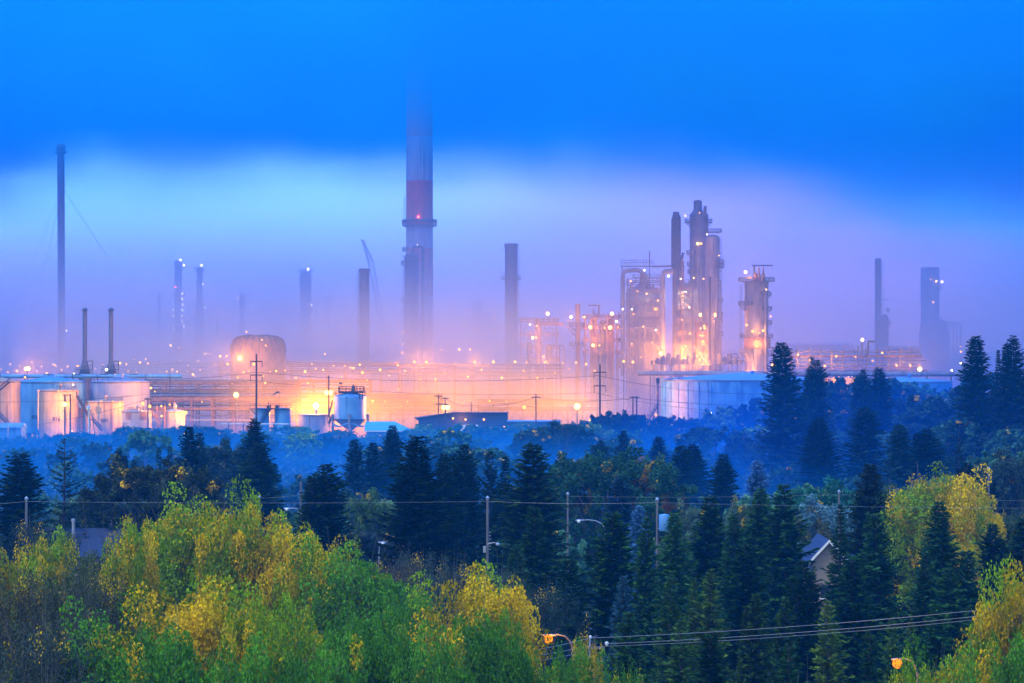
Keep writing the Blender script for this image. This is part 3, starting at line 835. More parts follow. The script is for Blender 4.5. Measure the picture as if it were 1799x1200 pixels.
column("vent_pipe", "thin faint pipe standing right of the storage dome", "pipe", 531, 590, 3.5, 1400, "steel", "flat")
def dome():
    D = 1010
    x = X(449, D); r = L(49, D)
    t = thing("storage_dome", "round topped storage dome glowing orange on its left", "storage dome", (x, D + r, -.4))
    zt = Zp(588, D)
    pr = [(r, -.4), (r, Zp(618, D)), (r * .97, Zp(606, D)), (r * .88, Zp(596, D)), (r * .70, Zp(591, D)), (r * .35, Zp(588.5, D)), (.05, zt)]
    MB().lathe((x, D + r, 0), pr, 48).build("shell", M["rust"], t, True)
    for k in range(14):
        a = R(180 + k * 180 / 13)
        MB().tube([(x + q * math.cos(a) * 1.01, D + r + q * math.sin(a) * 1.01, z) for q, z in pr[1:-1]], .25, 5).build("rib", M["mid"], t)
    for px, py in ((460, 597), (467, 607), (433, 583)): bulb(t, px, py, D - 3, "d", 1.6)
    bulb(t, 421, 629.5, 998, "h", 3.2); point(t, 421, 629, 992, 5000, rad=1.0)
dome()

def complex_():
    D = 1120
    # left: reactor in a steel cage, with its great overhead bend
    t = thing("reactor", "wide reactor vessel wrapped in gangways left of the wavy stack", "reactor", (X(1132, D), D + 8, -.4))
    xc, r = X(1132, D), L(31, D)
    MB().lathe((xc, D + 8, 0), [(r, -.4), (r, Zp(512, D)), (r * .85, Zp(506, D)), (r * .5, Zp(503, D)), (r * .3, Zp(498, D)), (.3, Zp(496, D))], 40).build("shell", M["steel"], t, True)
    for py, rc in ((500, 5), (533, 5), (560, 3), (590, 3)): platform(t, (xc, D + 8, Zp(py, D)), r, L(rc, D), "f")
    platform(t, (X(1137, D), D + 8, Zp(487, D)), r * .7, L(5, D), "f")
    for px in (1104, 1112, 1122, 1134, 1147, 1157): MB().tube([P(px, 535, D - 1.5), P(px + (1 if px % 4 else -1), 652, D - 1.5)], L(1.0 + (px % 3) * .35, D), 6).build("riser", M["mid" if px % 2 else "steel"], t)
    add_pipe(t, [(1094, 660), (1094, 476), (1125, 474), (1138, 490), (1140, 505)], 8, D - 3, "palesteel")
    add_pipe(t, [(1107, 660), (1107, 500), (1118, 494)], 2.4, D - 3, "steel")
    dk = MB().box((X(1119, D), D, Zp(468, D)), (L(57, D), 5, .3)).build("top_deck", M["mid"], t)
    mb = MB(); rail(mb, [P(1091, 467, D - 2.4), P(1147, 467, D - 2.4), P(1147, 467, D + 2.4), P(1091, 467, D + 2.4)], L(10, D), .1, 1.3, True); mb.build("railing", M["mid"], dk)
    MB().tube([P(1141, 470, D), P(1141, 441, D)], .28, 6).build("mast", M["mid"], t)
    for px in (1093, 1141): MB().tube([P(px, 469, D + 1), P(px, 500, D + 1)], .2, 6).build("post", M["mid"], t)
    MB().tube([P(1146, 468.5, D), P(1182, 467.5, D)], .4, 6).build("catwalk", M["mid"], t)
    for px, py in ((1103, 513), (1094, 543), (1110, 543.5), (1132, 475)): bulb(t, px, py, D - 4, "c", 1.4)
    bulb(t, 1152, 543, D - 1, "d", 3.0); point(t, 1135, 517, D - 5, 612, (1, .8, .45)); point(t, 1150, 545, D - 3, 238)
    MB().box((X(1097, D), D + 3, Zp(637, D)), (L(26, D), 6, L(20, D))).build("pipe_bridge", M["mid"], t)
    for px in range(1096, 1112, 5):
        MB().tube([P(px, 545, D + 1), P(px + 1, 650, D + 1)], .18, 5).build("riser", M["mid"], t)
    for py in (528, 556, 584, 604, 616): MB().box((X(1104, D), D + .5, Zp(py, D)), (L(12, D), 2.2, .3)).build("step_landing", M["mid"], t)
    MB().tube([P(1128, 500, D), P(1128, 482, D)], L(4, D), 12).build("nozzle", M["rust"], t, True)
    for k in range(9):
        px = 1102 + k * 7.4
        if k in (0, 4, 8): MB().box((X(px, D), D - 5.5, Zp(490, D) / 2), (.5, .5, Zp(490, D))).build("column", M["mid"], t)
        for yy in (500, 520, 545, 575, 605, 630):
            if (k + yy // 5) % 3: MB().box((X(px, D), D - 5.6 - .2 * (k % 2), Zp(yy + (k * 5 % 9), D)), (L(2 + (k * 3 % 4), D), .8, L(3 + (k * 7 % 5), D))).build("valve", M[("rust", "palesteel", "mid")[(k + yy) % 3]], t)
    for yy in (497, 516, 534, 556, 582, 608):
        dk = MB().box((X(1132, D), D - 4.6, Zp(yy, D)), (L(62, D), 3, .3)).build("deck", M["mid"], t)
        mb = MB(); rail(mb, [P(1101, yy, D - 6), P(1163, yy, D - 6)], 1.6, .13, 1.7); mb.build("railing", M["palesteel"], dk)
    for k in range(6):
        a, b = ((1101, 1120) if k % 2 else (1120, 1101))
        MB().tube([P(a, 520 + k * 18, D - 6.4), P(b, 536 + k * 18, D - 6.4)], .16, 5).build("brace", M["palesteel"], t)
    for px, py, kk in ((1108, 494, "a"), (1120, 512, "d"), (1136, 516, "a"), (1156, 528, "a"), (1113, 552, "d"), (1130, 574, "a"), (1146, 602, "d"), (1110, 604, "a"), (1126, 628, "d"), (1152, 580, "c")): bulb(t, px, py, D - 7, kk, 1.5)  # extra lamps added so the dark gangways show up
    # light transfer duct
    t = thing("transfer_duct", "pale vertical duct with an elbow at its top leading into the wavy stack", "duct", (X(1164, D), D - 6, -.4))
    add_pipe(t, [(1164, 665), (1164, 477), (1183, 476)], 9.5, D - 6, "palesteel", "duct", 20)
    bulb(t, 1161, 621, D - 14, "h", 3.0); point(t, 1161, 621, D - 18, 8500)
    bulb(t, 1174, 626, D - 13, "a", 2.2); point(t, 1174, 627, D - 15, 476)
    # wavy stack
    t = thing("strake_stack", "tall dark stack with a wavy outline of spiral fins", "stack", (X(1187, D), D - 3, -.4))
    xs, r = X(1187, D), L(13, D) / 2
    MB().lathe((xs, D - 3, 0), [(r * 1.0, -.4), (r, Zp(378, D))], 28).build("shaft", M["dark"], t, True)
    MB().lathe((xs, D - 3, Zp(380, D)), [(r, 0), (r * .85, .4), (r * .85, 1.2), (r * 1.0, 1.5), (.02, 1.7)], 24).build("cap", M["dark"], t, True)
    z0, z1 = Zp(470, D), Zp(386, D)
    for s in range(3):
        mb = MB(); n = 60; vv = []; ff = []
        for i in range(n + 1):
            a = 2 * math.pi * (s / 3 + 2.3 * i / n)
            z = z0 + (z1 - z0) * i / n
            for rr_, dz_ in ((r * .97, -.3), (r * 1.32, -.2), (r * 1.32, .2), (r * .97, .3)): vv.append((xs + rr_ * math.cos(a), D - 3 + rr_ * math.sin(a), z + dz_ * 5))
        for i in range(n):
            for k in range(4): ff.append((i * 4 + k, i * 4 + (k + 1) % 4, (i + 1) * 4 + (k + 1) % 4, (i + 1) * 4 + k))
        mb.add(vv, ff).build("strake", M["dark"], t, True)
    t = thing("vent_stack", "short brown vent with a slanted open mouth right beside the wavy stack", "vent", (X(1199, D), D - 1, -.4))
    MB().tube([P(1198, 660, D - 1), P(1198, 462, D - 1), P(1197.5, 454, D - 1)], [L(4, D)] * 2 + [L(2.2, D)], 18).build("shaft", M["rust"], t, True)
    MB().tube([P(1197, 456, D - 1), P(1200.5, 444, D - 1)], [L(2.6, D), L(2.0, D)], 14).build("mouth", M["dark"], t, True)
    # middle drum
    t = thing("drum_tower", "stout orange lit vessel between the wavy stack and the tallest tower", "vessel", (X(1204, D), D + 6, -.4))
    xc, r = X(1204, D), L(20, D)
    MB().lathe((xc, D + 6, 0), [(r, -.4), (r, Zp(508, D)), (r * .7, Zp(499, D)), (.3, Zp(497, D))], 36).build("shell", M["palesteel"], t, True)
    for py, rc in ((497, 2), (533, 3), (546, 2)): platform(t, (xc, D + 6, Zp(py, D)), r, L(rc, D), "f")
    for px in (1217, 1220): MB().tube([P(px, 520, D - 1.5), P(px, 655, D - 1.5)], L(.8, D), 6).build("riser", M["palesteel"], t)
    bulb(t, 1202, 630, D - 9, "h", 2.4); point(t, 1202, 628, D - 8, 7650)
    point(t, 1204, 515, D - 4, 408, (1, .8, .4)); point(t, 1204, 536, D - 4, 272, (1, .8, .4))
    bulb(t, 1211, 540, D - 6, "c", 1.4); bulb(t, 1217, 518, D - 6, "a", 1.6); bulb(t, 1174.5, 485, D - 6, "c", 2.0); bulb(t, 1196, 490, D - 6, "c", 1.2)
    for yy in (512, 524, 545, 566, 590, 612):
        dk = MB().box((X(1206, D), D - 4.4, Zp(yy, D)), (L(30, D), 3, .3)).build("deck", M["mid"], t)
        mb = MB(); rail(mb, [P(1191, yy, D - 6), P(1221, yy, D - 6)], 1.6, .13, 1.7); mb.build("railing", M["rust"], dk)
    for px, py, kk in ((1200, 520, "a"), (1208, 536, "d"), (1198, 562, "d"), (1212, 586, "a"), (1205, 608, "a")): bulb(t, px, py, D - 7, kk, 1.5)  # more added lamps, to brighten these decks
    # tallest tower
    t = column("process_tower", "tallest tower of the plant, stepped and fading into the mist at its top", "tower", 1228, 376, 33, D + 4, "steel", "flat",
               [(391, 9, "l"), (391, 7, "r"), (446, 6, "l"), (466, 5, "l"), (479, 4, "l"), (500, 3, "l")], None,
               [(1226, 428, "h", 2.2), (1232, 428, "a", 1.8), (1204, 379, "a", 1.5), (1218, 488.5, "h", 1.5), (1236, 490, "a", 1.5), (1229, 374, "a", 1)])
    MB().lathe((X(1227, D), D + 4, 0), [(L(14, D), Zp(377, D)), (L(10, D), Zp(372, D)), (L(7.5, D), Zp(366, D)), (L(7.5, D), Zp(352, D)), (.3, Zp(350, D))], 28).build("upper_shell", M["steel"], t, True)
    MB().tube([P(1238, 380, D), P(1239, 362, D)], L(3, D), 12).build("vent", M["steel"], t)
    for px, y0 in ((1217, 440), (1226, 450), (1233, 470), (1241, 500)): MB().tube([P(px, y0, D - 14), P(px, 655, D - 14)], L(1.3, D), 8).build("riser", M["steel" if px % 2 else "palesteel"], t)
    point(t, 1228, 430, D - 18, 476)
    # its right neighbour
    t = column("process_tower", "tower with ladder cages down its right side, joined to the tallest one", "tower", 1252, 412, 25, D - 8, "palesteel", "dome",
               [(408, 4, "b"), (462, 8, "r"), (470, 8, "r"), (530, 6, "r"), (555, 6, "r"), (566, 6, "r"), (588, 6, "r")], "r",
               [(1242, 412, "c", 1.2), (1263, 449, "a", 1.2), (1231, 553, "h", 2.8), (1257, 553, "h", 2.4), (1263, 627, "a", 1.8)], taper=1.0)
    add_pipe(t, [(1247, 660), (1247, 500), (1247, 486)], 4.5, D - 24, "dark")
    add_pipe(t, [(1259, 655), (1259, 490)], 2.5, D - 22, "palesteel"); add_pipe(t, [(1266, 655), (1266, 492), (1252, 489)], 2.2, D - 14, "steel")
    add_pipe(t, [(1255, 660), (1255, 563), (1251, 558)], 7, D - 26, "steel")
    point(t, 1232, 556, D - 32, 952); point(t, 1257, 555, D - 32, 612)
    # stair and valve tower at the foot, lit orange
    frame("valve_tower", "orange lit stair frame with valves at the foot of the tallest tower", "tower", 1226, 1240, 568, D - 40, 5, 1, [572, 590, 606, 622, 636], "rust", True,
          [(1237, 573, "a", 1.8), (1231, 577, "a", 1.6), (1238, 577, "a", 2.0), (1235, 600, "a", 2.2), (1229, 632, "a", 2.0)], rr=.08, bar=.3)
    tt = bpy.data.objects["valve_tower"]
    point(tt, 1234, 588, D - 43, 612); point(tt, 1233, 632, D - 45, 6120); point(tt, 1236, 603, D - 45, 544)
    t = frame("pump_deck", "dark railed pump deck running along the foot of the tall towers", "platform", 1150, 1300, 640, D - 42, 12, 10, [640], "mid", False, [(1112, 636, "a", 2.0)], rr=.1)
    for i, px in enumerate(range(1156, 1298, 9)):
        MB().lathe(P(px, 640, D - 38 + (i % 3) * 3), [(.9, 0), (.9, 1.6 + (i * 7 % 5) * .5), (.5, 2.2 + (i * 7 % 5) * .5), (.02, 2.5 + (i * 7 % 5) * .5)], 12).build("pump", M[("mid", "steel", "palesteel")[i % 3]], t, True)
    for a, b, c, w in ((1270, 1300, 628, 2.0), (1262, 1310, 634, 2.4), (1278, 1296, 622, 1.6)): add_pipe(t, [(a, c + 12), (a, c), (b, c), (b, c + 12)], w, D - 36, "steel")
complex_()
def right_column():
    D = 1080
    t = column("process_column", "orange lit column with a jib crane and vents on its crown, ringed by gangways", "column", 1329, 494, 42, D, "palesteel", "flat",
               [(494, 11, "b"), (536, 11, "l"), (519, 5, "r"), (545, 6, "r"), (569, 6, "r"), (593, 8, "b"), (620, 9, "l"), (622, 6, "r")], None,
               [(1310, 478, "h", 2.4), (1345, 509, "h", 1.8), (1354, 556, "a", 1.3), (1312, 571, "a", 1.8), (1322, 582, "a", 2.0), (1330, 582, "d", 1.6), (1341, 581, "a", 2.0), (1357, 641, "a", 2.2), (1362, 641, "h", 2.4), (1313, 652, "d", 2.2), (1322, 652, "a", 2.4)], rr=.09)
    MB().tube([P(1325, 493, D), P(1325, 466, D)], .35, 6).build("jib_post", M["mid"], t)
    MB().tube([P(1321, 466.5, D), P(1358, 466.5, D)], .3, 6).build("jib", M["mid"], t)
    for px, py in ((1333, 470), (1341, 470), (1327, 478)): MB().lathe(P(px, 493, D - 2), [(.7, 0), (.7, 2.2), (.3, 3), (.3, L(493 - py, D)), (.02, L(493 - py, D))], 10).build("vent", M["rust"], t, True)
    MB().tube([P(1311, 495, D - 6), P(1310, 530, D - 6), P(1309, 545, D - 6)], .35, 6).build("downpipe", M["mid"], t)
    for px in (1300, 1303): MB().tube([P(px, 500, D - 3), P(px, 640, D - 3)], .08, 4).build("cable", M["mid"], t)
    add_pipe(t, [(1345, 660), (1345, 510), (1340, 500)], 3, D - 7, "palesteel"); add_pipe(t, [(1324, 660), (1324, 606)], 2, D - 8, "steel")
    MB().box((X(1320, D), D, Zp(488, D)), (L(18, D), 5, .35)).build("top_frame", M["rust"], t)
    point(t, 1312, 480, D - 6, 816); point(t, 1331, 582, D - 9, 884); point(t, 1332, 606, D - 8, 1020); point(t, 1318, 650, D - 10, 1700)
    MB().lathe(P(1330, 601, D), [(L(22, D), -2.5), (L(23.5, D), -2), (L(23.5, D), 1.5), (L(22, D), 2)], 36).build("skirt", M["rust"], t, True)
right_column()
t = column("smoke_stack", "slender pinkish stack with a railed stub vessel on its right flank", "stack", 1542.5, 454, 11, 1250, "steel", "flat", (), "r", bands=(490, 530, 570))
t2 = column("process_column", "short railed vessel leaning on the slender pinkish stack", "column", 1554, 552, 12, 1240, "steel", "dome", [(547, 3, "r"), (570, 5, "r"), (590, 1.5, "r")], "r", ())
MB().tube([P(1548, 526, 1236), P(1563, 526, 1236)], .15, 5).build("davit", M["mid"], t2)
t = column("process_column", "broad dim violet column with two lamps near its top, right of the slender stack", "column", 1634, 470, 33, 1320, "lilac", "flat", [(508, 4, "r")], None,
           [(1645, 494, "h", 1.6), (1655, 495, "c", 2.2), (1635, 491, "d", 1.4), (1639.5, 531, "a", 2.0)])
MB().lathe((X(1640, 1320), 1318, 0), [(L(27, 1320), -.4), (L(27, 1320), Zp(585, 1320)), (L(22, 1320), Zp(566, 1320)), (L(12, 1320), Zp(560, 1320))], 32).build("lower_shell", M["lilac"], t, True)
for a, b, w in ((1656, 1688, 3), (1658, 1675, 2.2), (1664, 1681, 1.8)): add_pipe(t, [(a, 575 + (a % 4)), (a, 567 + (a % 3) * 3), (b, 567 + (a % 3) * 3), (b, 660)], w, 1296, "palesteel")
for px in (1657, 1673): MB().tube([P(px, 567, 1298), P(px, 552, 1298)], .18, 5).build("vent", M["steel"], t)
dk = MB().box((X(1665, 1300), 1300, Zp(581, 1300)), (8, 4, .3)).build("platform", M["mid"], t)
bulb(t, 1616, 648.5, 1020, "h", 3.4); point(t, 1616, 648.5, 1016, 5000)
column("chimney_pot", "small burning vent with an orange flame colour lamp at its tip", "vent", 1514, 602, 4, 1120, "rust", "flat", (), None, [(1515, 597, "h", 2.6)])
column("chimney_pot", "short bare vent just left of the small burning one", "vent", 1507, 608, 3.4, 1122, "rust", "flat")
t = thing("pipe_bridge", "orange lit multi level pipe bridge behind the right hand spruces", "pipe rack", (X(1500, 1060), 1060, 0))
D = 1060
for k, (py, w) in enumerate(((618, 2.5), (626, 4), (633, 2), (640, 3), (646, 2.2), (651, 3))): add_pipe(t, [(1368 + 9 * k, py), (1612 + (k % 3) * 8, py)], w, D + (k % 3) * 2, ("palesteel", "rust", "steel")[k % 3])
for px in range(1380, 1620, 20):
    MB().box((X(px, D), D - 2, Zp(612, D) / 2), (.4, .4, Zp(612, D))).build("column", M["mid"], t)
    if px % 40 == 20: MB().tube([P(px, 650, D - 2), P(px + 20, 622, D - 2)], .12, 5).build("brace", M["mid"], t)
for px, py, k in ((1402, 623, "a"), (1449, 643, "a"), (1469, 626, "a"), (1503, 627, "d"), (1575, 642, "a"), (1599, 642, "a"), (1423, 633, "d"), (1533, 634, "d"), (1550, 620, "a"), (1688, 618, "d"), (1688, 638, "c"), (1672, 651, "c")): bulb(t, px, py, D - 4, k, 1.7)
MB().tube([P(1525, 600, D), P(1538, 600, D)], .4, 6).build("beam", M["mid"], t); MB().tube([P(1525, 600, D), P(1525, 640, D)], .4, 6).build("post", M["mid"], t)
point(t, 1410, 632, D - 10, 2600); point(t, 1470, 636, D - 8, 1500); point(t, 1585, 640, D - 8, 1300); point(t, 1395, 668, 960, 2500)
t = utility_building("low plant hall with a lit row of windows below the right pipeline", 1370, 1500, 664, 700, 965, 14, "siding", "steel", .8, "plant_hall")
for k in range(9): bulb(t, 1460 + k * 4.6, 661 + (k * 7 % 5), 963, "d", 1.0)
point(t, 1475, 668, 958, 2500); point(t, 1340, 664, 955, 900)
for k, (px, py) in enumerate(((1340, 667), (1346, 670), (1283, 664), (1290, 664), (1480, 700))): pass

# structures left of the reactor
t = frame("steel_structure", "pink lit open steel frame with cross braces beside the ringed stack", "steel structure", 915, 978, 563, 1080, 10, 2, [565, 590, 612, 634], "rust", True,
          [(931, 570, "c", 1.4), (936, 593.5, "h", 2.2), (942, 593.5, "a", 1.8), (962, 551, "h", 2.8), (943, 573, "a", 1.8), (955, 627, "a", 2.0), (925, 637, "d", 2.0), (957, 638, "a", 1.9)],
          vessels=[(946, 558, 0, 11, "rust"), (930, 600, 0, 9, "mid"), (966, 605, 0, 12, "steel")], rr=.09)
MB().box((X(964, 1080), 1085, Zp(569, 1080)), (L(52, 1080), 3, 1.0)).build("gantry", M["rust"], t)
MB().tube([P(962, 563, 1079), P(962, 553, 1079)], .12, 5).build("lamp_post", M["mid"], t)
point(t, 945, 593, 1075, 900); point(t, 943, 575, 1076, 500); point(t, 955, 634, 1072, 2500)
t = column("process_column", "short thick orange column with a railed landing held out on a slanted brace", "column", 1015, 534, 8.5, 1090, "rust", "flat", [(572, 12, "l"), (573, 9, "r"), (607, 11, "b")], None,
           [(1003.5, 557, "h", 2.4), (1025.5, 557, "h", 2.2), (1012, 637, "a", 1.8), (989, 638, "a", 1.8)], rr=.09)
MB().tube([P(996, 573, 1085), P(1010, 589, 1088)], .25, 5).build("brace", M["rust"], t)
point(t, 1003, 562, 1082, 900)
t = frame("steel_structure", "orange lit crowded steel block with a jib crane on its roof", "steel structure", 1029, 1086, 557, 1075, 14, 3, [559, 578, 600, 622], "rust", True,
          [(1037, 575, "h", 2.6), (1072, 575.5, "h", 2.8), (1075, 551, "h", 2.6), (1083, 565, "c", 2.0), (1042, 606.5, "h", 2.2), (1053, 607, "a", 1.6), (1062, 576, "a", 1.4), (1086, 575, "d", 1.6)],
          vessels=[(1044, 556, 0, 13, "rust"), (1060, 562, 0, 12, "palesteel"), (1074, 554, 0, 12, "rust"), (1053, 585, 0, 8, "steel")], rr=.09)
MB().tube([P(1052, 558, 1080), P(1052, 536, 1080)], .35, 6).build("jib_post", M["rust"], t); MB().tube([P(1033, 536.5, 1080), P(1055, 536.5, 1080)], .28, 6).build("jib", M["rust"], t)
for px, py in ((1042, 541), (1045, 545), (1048, 550), (1087, 548)): MB().tube([P(px, 558, 1079), P(px, py, 1079)], .22, 6).build("vent", M["rust"], t)
point(t, 1037, 577, 1069, 1000); point(t, 1072, 577, 1069, 1200); point(t, 1045, 606, 1068, 1000)
t = thing("pipe_loop", "pale pipe hoop standing between the braced frame and the short thick column", "pipe", (X(985, 1070), 1070, 0))
add_pipe(t, [(983, 650), (983, 607), (991, 607), (991, 650)], 2.2, 1070, "rust")
def blurred_tower():
    t = frame("process_tower", "faint tower block deep in the mist, dotted with round orange lamps", "tower", 826, 874, 552, 1560, 14, 2, [560, 582, 604], "mid", False,
              [(815.5, 571.5, "a", 3.6), (869, 545, "d", 3.0), (869, 556, "a", 3.4), (869, 578, "d", 3), (869, 583, "a", 3), (856, 584, "d", 3.2), (839, 602, "d", 3.2), (869, 608, "d", 3), (826, 573, "d", 1.8)],
              vessels=[(838, 524, 0, 18, "steel"), (856, 545, 0, 22, "steel"), (866, 556, 0, 12, "mid")])
blurred_tower()
frame("scaffold_tower", "thin faint gallery just right of the banded chimney's foot", "structure", 752, 786, 602, 1350, 8, 3, [602, 612], "mid", False, [], decks=False)

def crane():
    D = 1500
    t = thing("crawler_crane", "faint lattice crane boom leaning behind the dark square topped stack", "crane", (X(685, D), D, -.4))
    def lattice(a, b, w0, w1, nm):
        a, b = P(*a, D), P(*b, D)
        mb = MB()
        n = 14
        o = Vector((1, 0, .35)).normalized()
        L_, R_ = [], []
        for k in range(n + 1):
            q = a.lerp(b, k / n); w = w0 + (w1 - w0) * k / n
            L_.append(q - o * w); R_.append(q + o * w)
        for s in (L_, R_):
            mb.tube(s, .22, 4); mb.tube([p + Vector((0, w0, 0)) for p in s], .22, 4)
        for k in range(n): mb.tube([L_[k], R_[k + 1]], .12, 4); mb.tube([R_[k], L_[k + 1]], .12, 4)
        mb.build(nm, M["mid"], t)
    lattice((684, 640), (651, 458), 1.5, 1.2, "boom"); lattice((651, 458), (636, 421), 1.2, .4, "jib")
    MB().tube([P(636, 421, D), P(690, 640, D)], .08, 4).build("cable", M["wire"], t)
    MB().box((X(688, D), D, 2.6), (9, 4, 3.2)).build("cab", M["yellowp"], t)
    for s in (-2.5, 2.5): MB().box((X(688, D), D + s, .3), (8, 1.1, 1.4)).build("track", M["dark"], t)
crane()
def pylon(px, label):
    D = 1600
    x = X(px, D)
    t = thing("lattice_pylon", label, "pylon", (x, D, -.4), "lattice pylons beyond the plant")
    zt = Zp(565, D)
    def wid(z): return 4.2 - 2.9 * min(1, z / 28)
    mb = MB()
    zz = [-.4] + [zt * f for f in (.12, .24, .36, .48, .6, .7, .8, .9, 1.0)]
    for s in ((-1, -1), (1, -1), (1, 1), (-1, 1)):
        mb.tube([(x + s[0] * wid(z), D + s[1] * wid(z), z) for z in zz], .17, 4)
    for i in range(len(zz) - 1):
        for y in (-1, 1):
            a, b = wid(zz[i]), wid(zz[i + 1])
            mb.tube([(x - a, D + y * a, zz[i]), (x + b, D + y * b, zz[i + 1])], .10, 4); mb.tube([(x + a, D + y * a, zz[i]), (x - b, D + y * b, zz[i + 1])], .10, 4)
    mb.build("tower", M["mid"], t)
    for py, hw in ((573, 12), (604, 13)):
        z = Zp(py, D); w = L(hw, D)
        mb = MB()
        mb.tube([(x - w, D, z - .4), (x - 1, D, z + 1.6), (x + 1, D, z + 1.6), (x + w, D, z - .4)], .15, 4); mb.tube([(x - w, D, z - .4), (x + w, D, z - .4)], .15, 4)
        for k in (-.7, -.4, .4, .7): mb.tube([(x + k * w, D, z - .4), (x + k * .8 * w, D, z + .7)], .09, 4)
        mb.build("crossarm", M["mid"], t)
        for s in (-1, 1): MB().tube([(x + s * w, D, z - .4), (x + s * w, D, z - 2.6)], .18, 5).build("insulator", M["wire"], t)
pylon(11, "leftmost lattice pylon, at the edge of the photo"); pylon(67, "lattice pylon just left of the tall guyed stack")
def t_pole(px, yt, arms, D, label):
    x = X(px, D)
    t = thing("transmission_pole", label, "pylon", (x, D, -.4))
    MB().tube([(x, D, -.4), (x, D, Zp(yt, D))], [1.1, .75], 10).build("shaft", M["mid"], t, True)
    for py, hw in arms:
        MB().tube([(x - L(hw, D), D, Zp(py + 1, D)), (x, D, Zp(py, D)), (x + L(hw, D), D, Zp(py + 1, D))], .34, 6).build("crossarm", M["mid"], t)
t_pole(280, 513, ((515.5, 15), (525.5, 24), (562.5, 24)), 1650, "faint steel pole with three long crossarms left of the lamp studded column")
t_pole(578, 516, ((519, 12), (528, 14), (562.5, 18)), 1750, "very faint steel pole with three crossarms between column and dark stack")
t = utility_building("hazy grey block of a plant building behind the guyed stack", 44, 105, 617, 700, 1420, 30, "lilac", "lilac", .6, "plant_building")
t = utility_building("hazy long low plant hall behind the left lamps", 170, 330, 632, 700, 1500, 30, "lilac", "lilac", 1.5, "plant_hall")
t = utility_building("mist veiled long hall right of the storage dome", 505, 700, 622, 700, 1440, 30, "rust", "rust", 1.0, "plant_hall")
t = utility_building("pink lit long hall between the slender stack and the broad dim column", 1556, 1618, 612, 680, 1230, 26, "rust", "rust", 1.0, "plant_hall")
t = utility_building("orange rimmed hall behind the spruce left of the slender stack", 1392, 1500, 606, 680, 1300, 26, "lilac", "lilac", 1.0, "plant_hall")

# pipe racks in the middle
def rack(label, x0, x1, D, depth, levels, posts, pipes, mat="mid", truss=None):
    t = thing("pipe_rack", label, "pipe rack", (X((x0 + x1) / 2, D), D, -.4))
    zt = max(Zp(l, D) for l in levels)
    for k in range(posts + 1):
        px = x0 + (x1 - x0) * k / posts
        for y in (0, depth): MB().box((X(px, D), D + y, zt / 2 - .2), (.5, .5, zt + .4)).build("column", M[mat], t)
    for l in levels:
        for y in (0, depth): MB().box((X((x0 + x1) / 2, D), D + y - .28, Zp(l, D)), (L(x1 - x0, D), .3, .7)).build("beam", M[mat], t)
    for i, (py, w, m) in enumerate(pipes): add_pipe(t, [(x0 - 4, py), (x1 + 4, py)], w, D + depth * ((i * .37) % 1), m)
    if truss:
        ya, yb, n = truss
        for k in range(n):
            a, m_, b = [x0 + (x1 - x0) * q / n for q in (k, k + .5, k + 1)]
            MB().tube([P(a, yb, D - .5), P(m_, ya, D - .5), P(b, yb, D - .5)], .18, 5).build("brace", M[mat], t)
    return t
rack("upper pipe rack with crossed braces right of the lavender tank", 258, 520, 955, 8, [672, 688], 9, [(690, 5, "palesteel"), (684, 3, "rust"), (679, 2.4, "steel"), (675, 2, "rust"), (668, 2.6, "palesteel")], "rust", (670, 688, 9))
rack("lower pipe rack of thick dark pipes behind the small white tank", 262, 520, 930, 6, [700, 718], 7, [(696, 6, "steel"), (705, 4, "rust"), (711, 5, "mid"), (720, 3, "palesteel"), (730, 2.6, "palesteel"), (738, 2, "trim")], "rust")
rack("dark heavy pipe gallery right of the silo, carried on splayed legs", 640, 775, 940, 7, [701, 712, 722], 6, [(693, 4, "rust"), (698, 5, "mid"), (706, 6, "mid"), (714, 3, "palesteel"), (719, 4, "mid"), (728, 2.4, "palesteel"), (734, 2, "trim")], "mid", (723, 745, 4))
rack("misty pipe rack behind the glowing lamp in the middle", 500, 650, 960, 7, [671, 692], 6, [(668, 3, "rust"), (676, 3, "palesteel"), (683, 4, "rust"), (697, 5, "rust"), (707, 4, "mid"), (716, 3, "palesteel")], "rust")
rack("low pipe rack with zigzag bracing behind the long dark building", 840, 1050, 945, 6, [705, 720], 8, [(702, 2.4, "palesteel"), (709, 3, "rust"), (716, 2.4, "mid")], "mid", (721, 744, 8))
rack("far pipe rack lost in pink mist below the storage dome", 385, 700, 1050, 8, [640, 652], 10, [(636, 2.4, "palesteel"), (643, 3, "rust"), (648, 2, "palesteel"), (656, 3, "palesteel")], "rust")
rack("far pipe rack lost in pink mist below the banded chimney", 705, 985, 1060, 8, [642, 655], 9, [(640, 2.4, "palesteel"), (647, 3, "rust"), (653, 2, "palesteel"), (660, 3, "palesteel")], "rust")
rack("hazy left pipe rack under scattered small lamps", 200, 375, 1150, 8, [640, 652], 8, [(637, 2.4, "palesteel"), (645, 3, "steel"), (654, 3, "palesteel")], "mid")

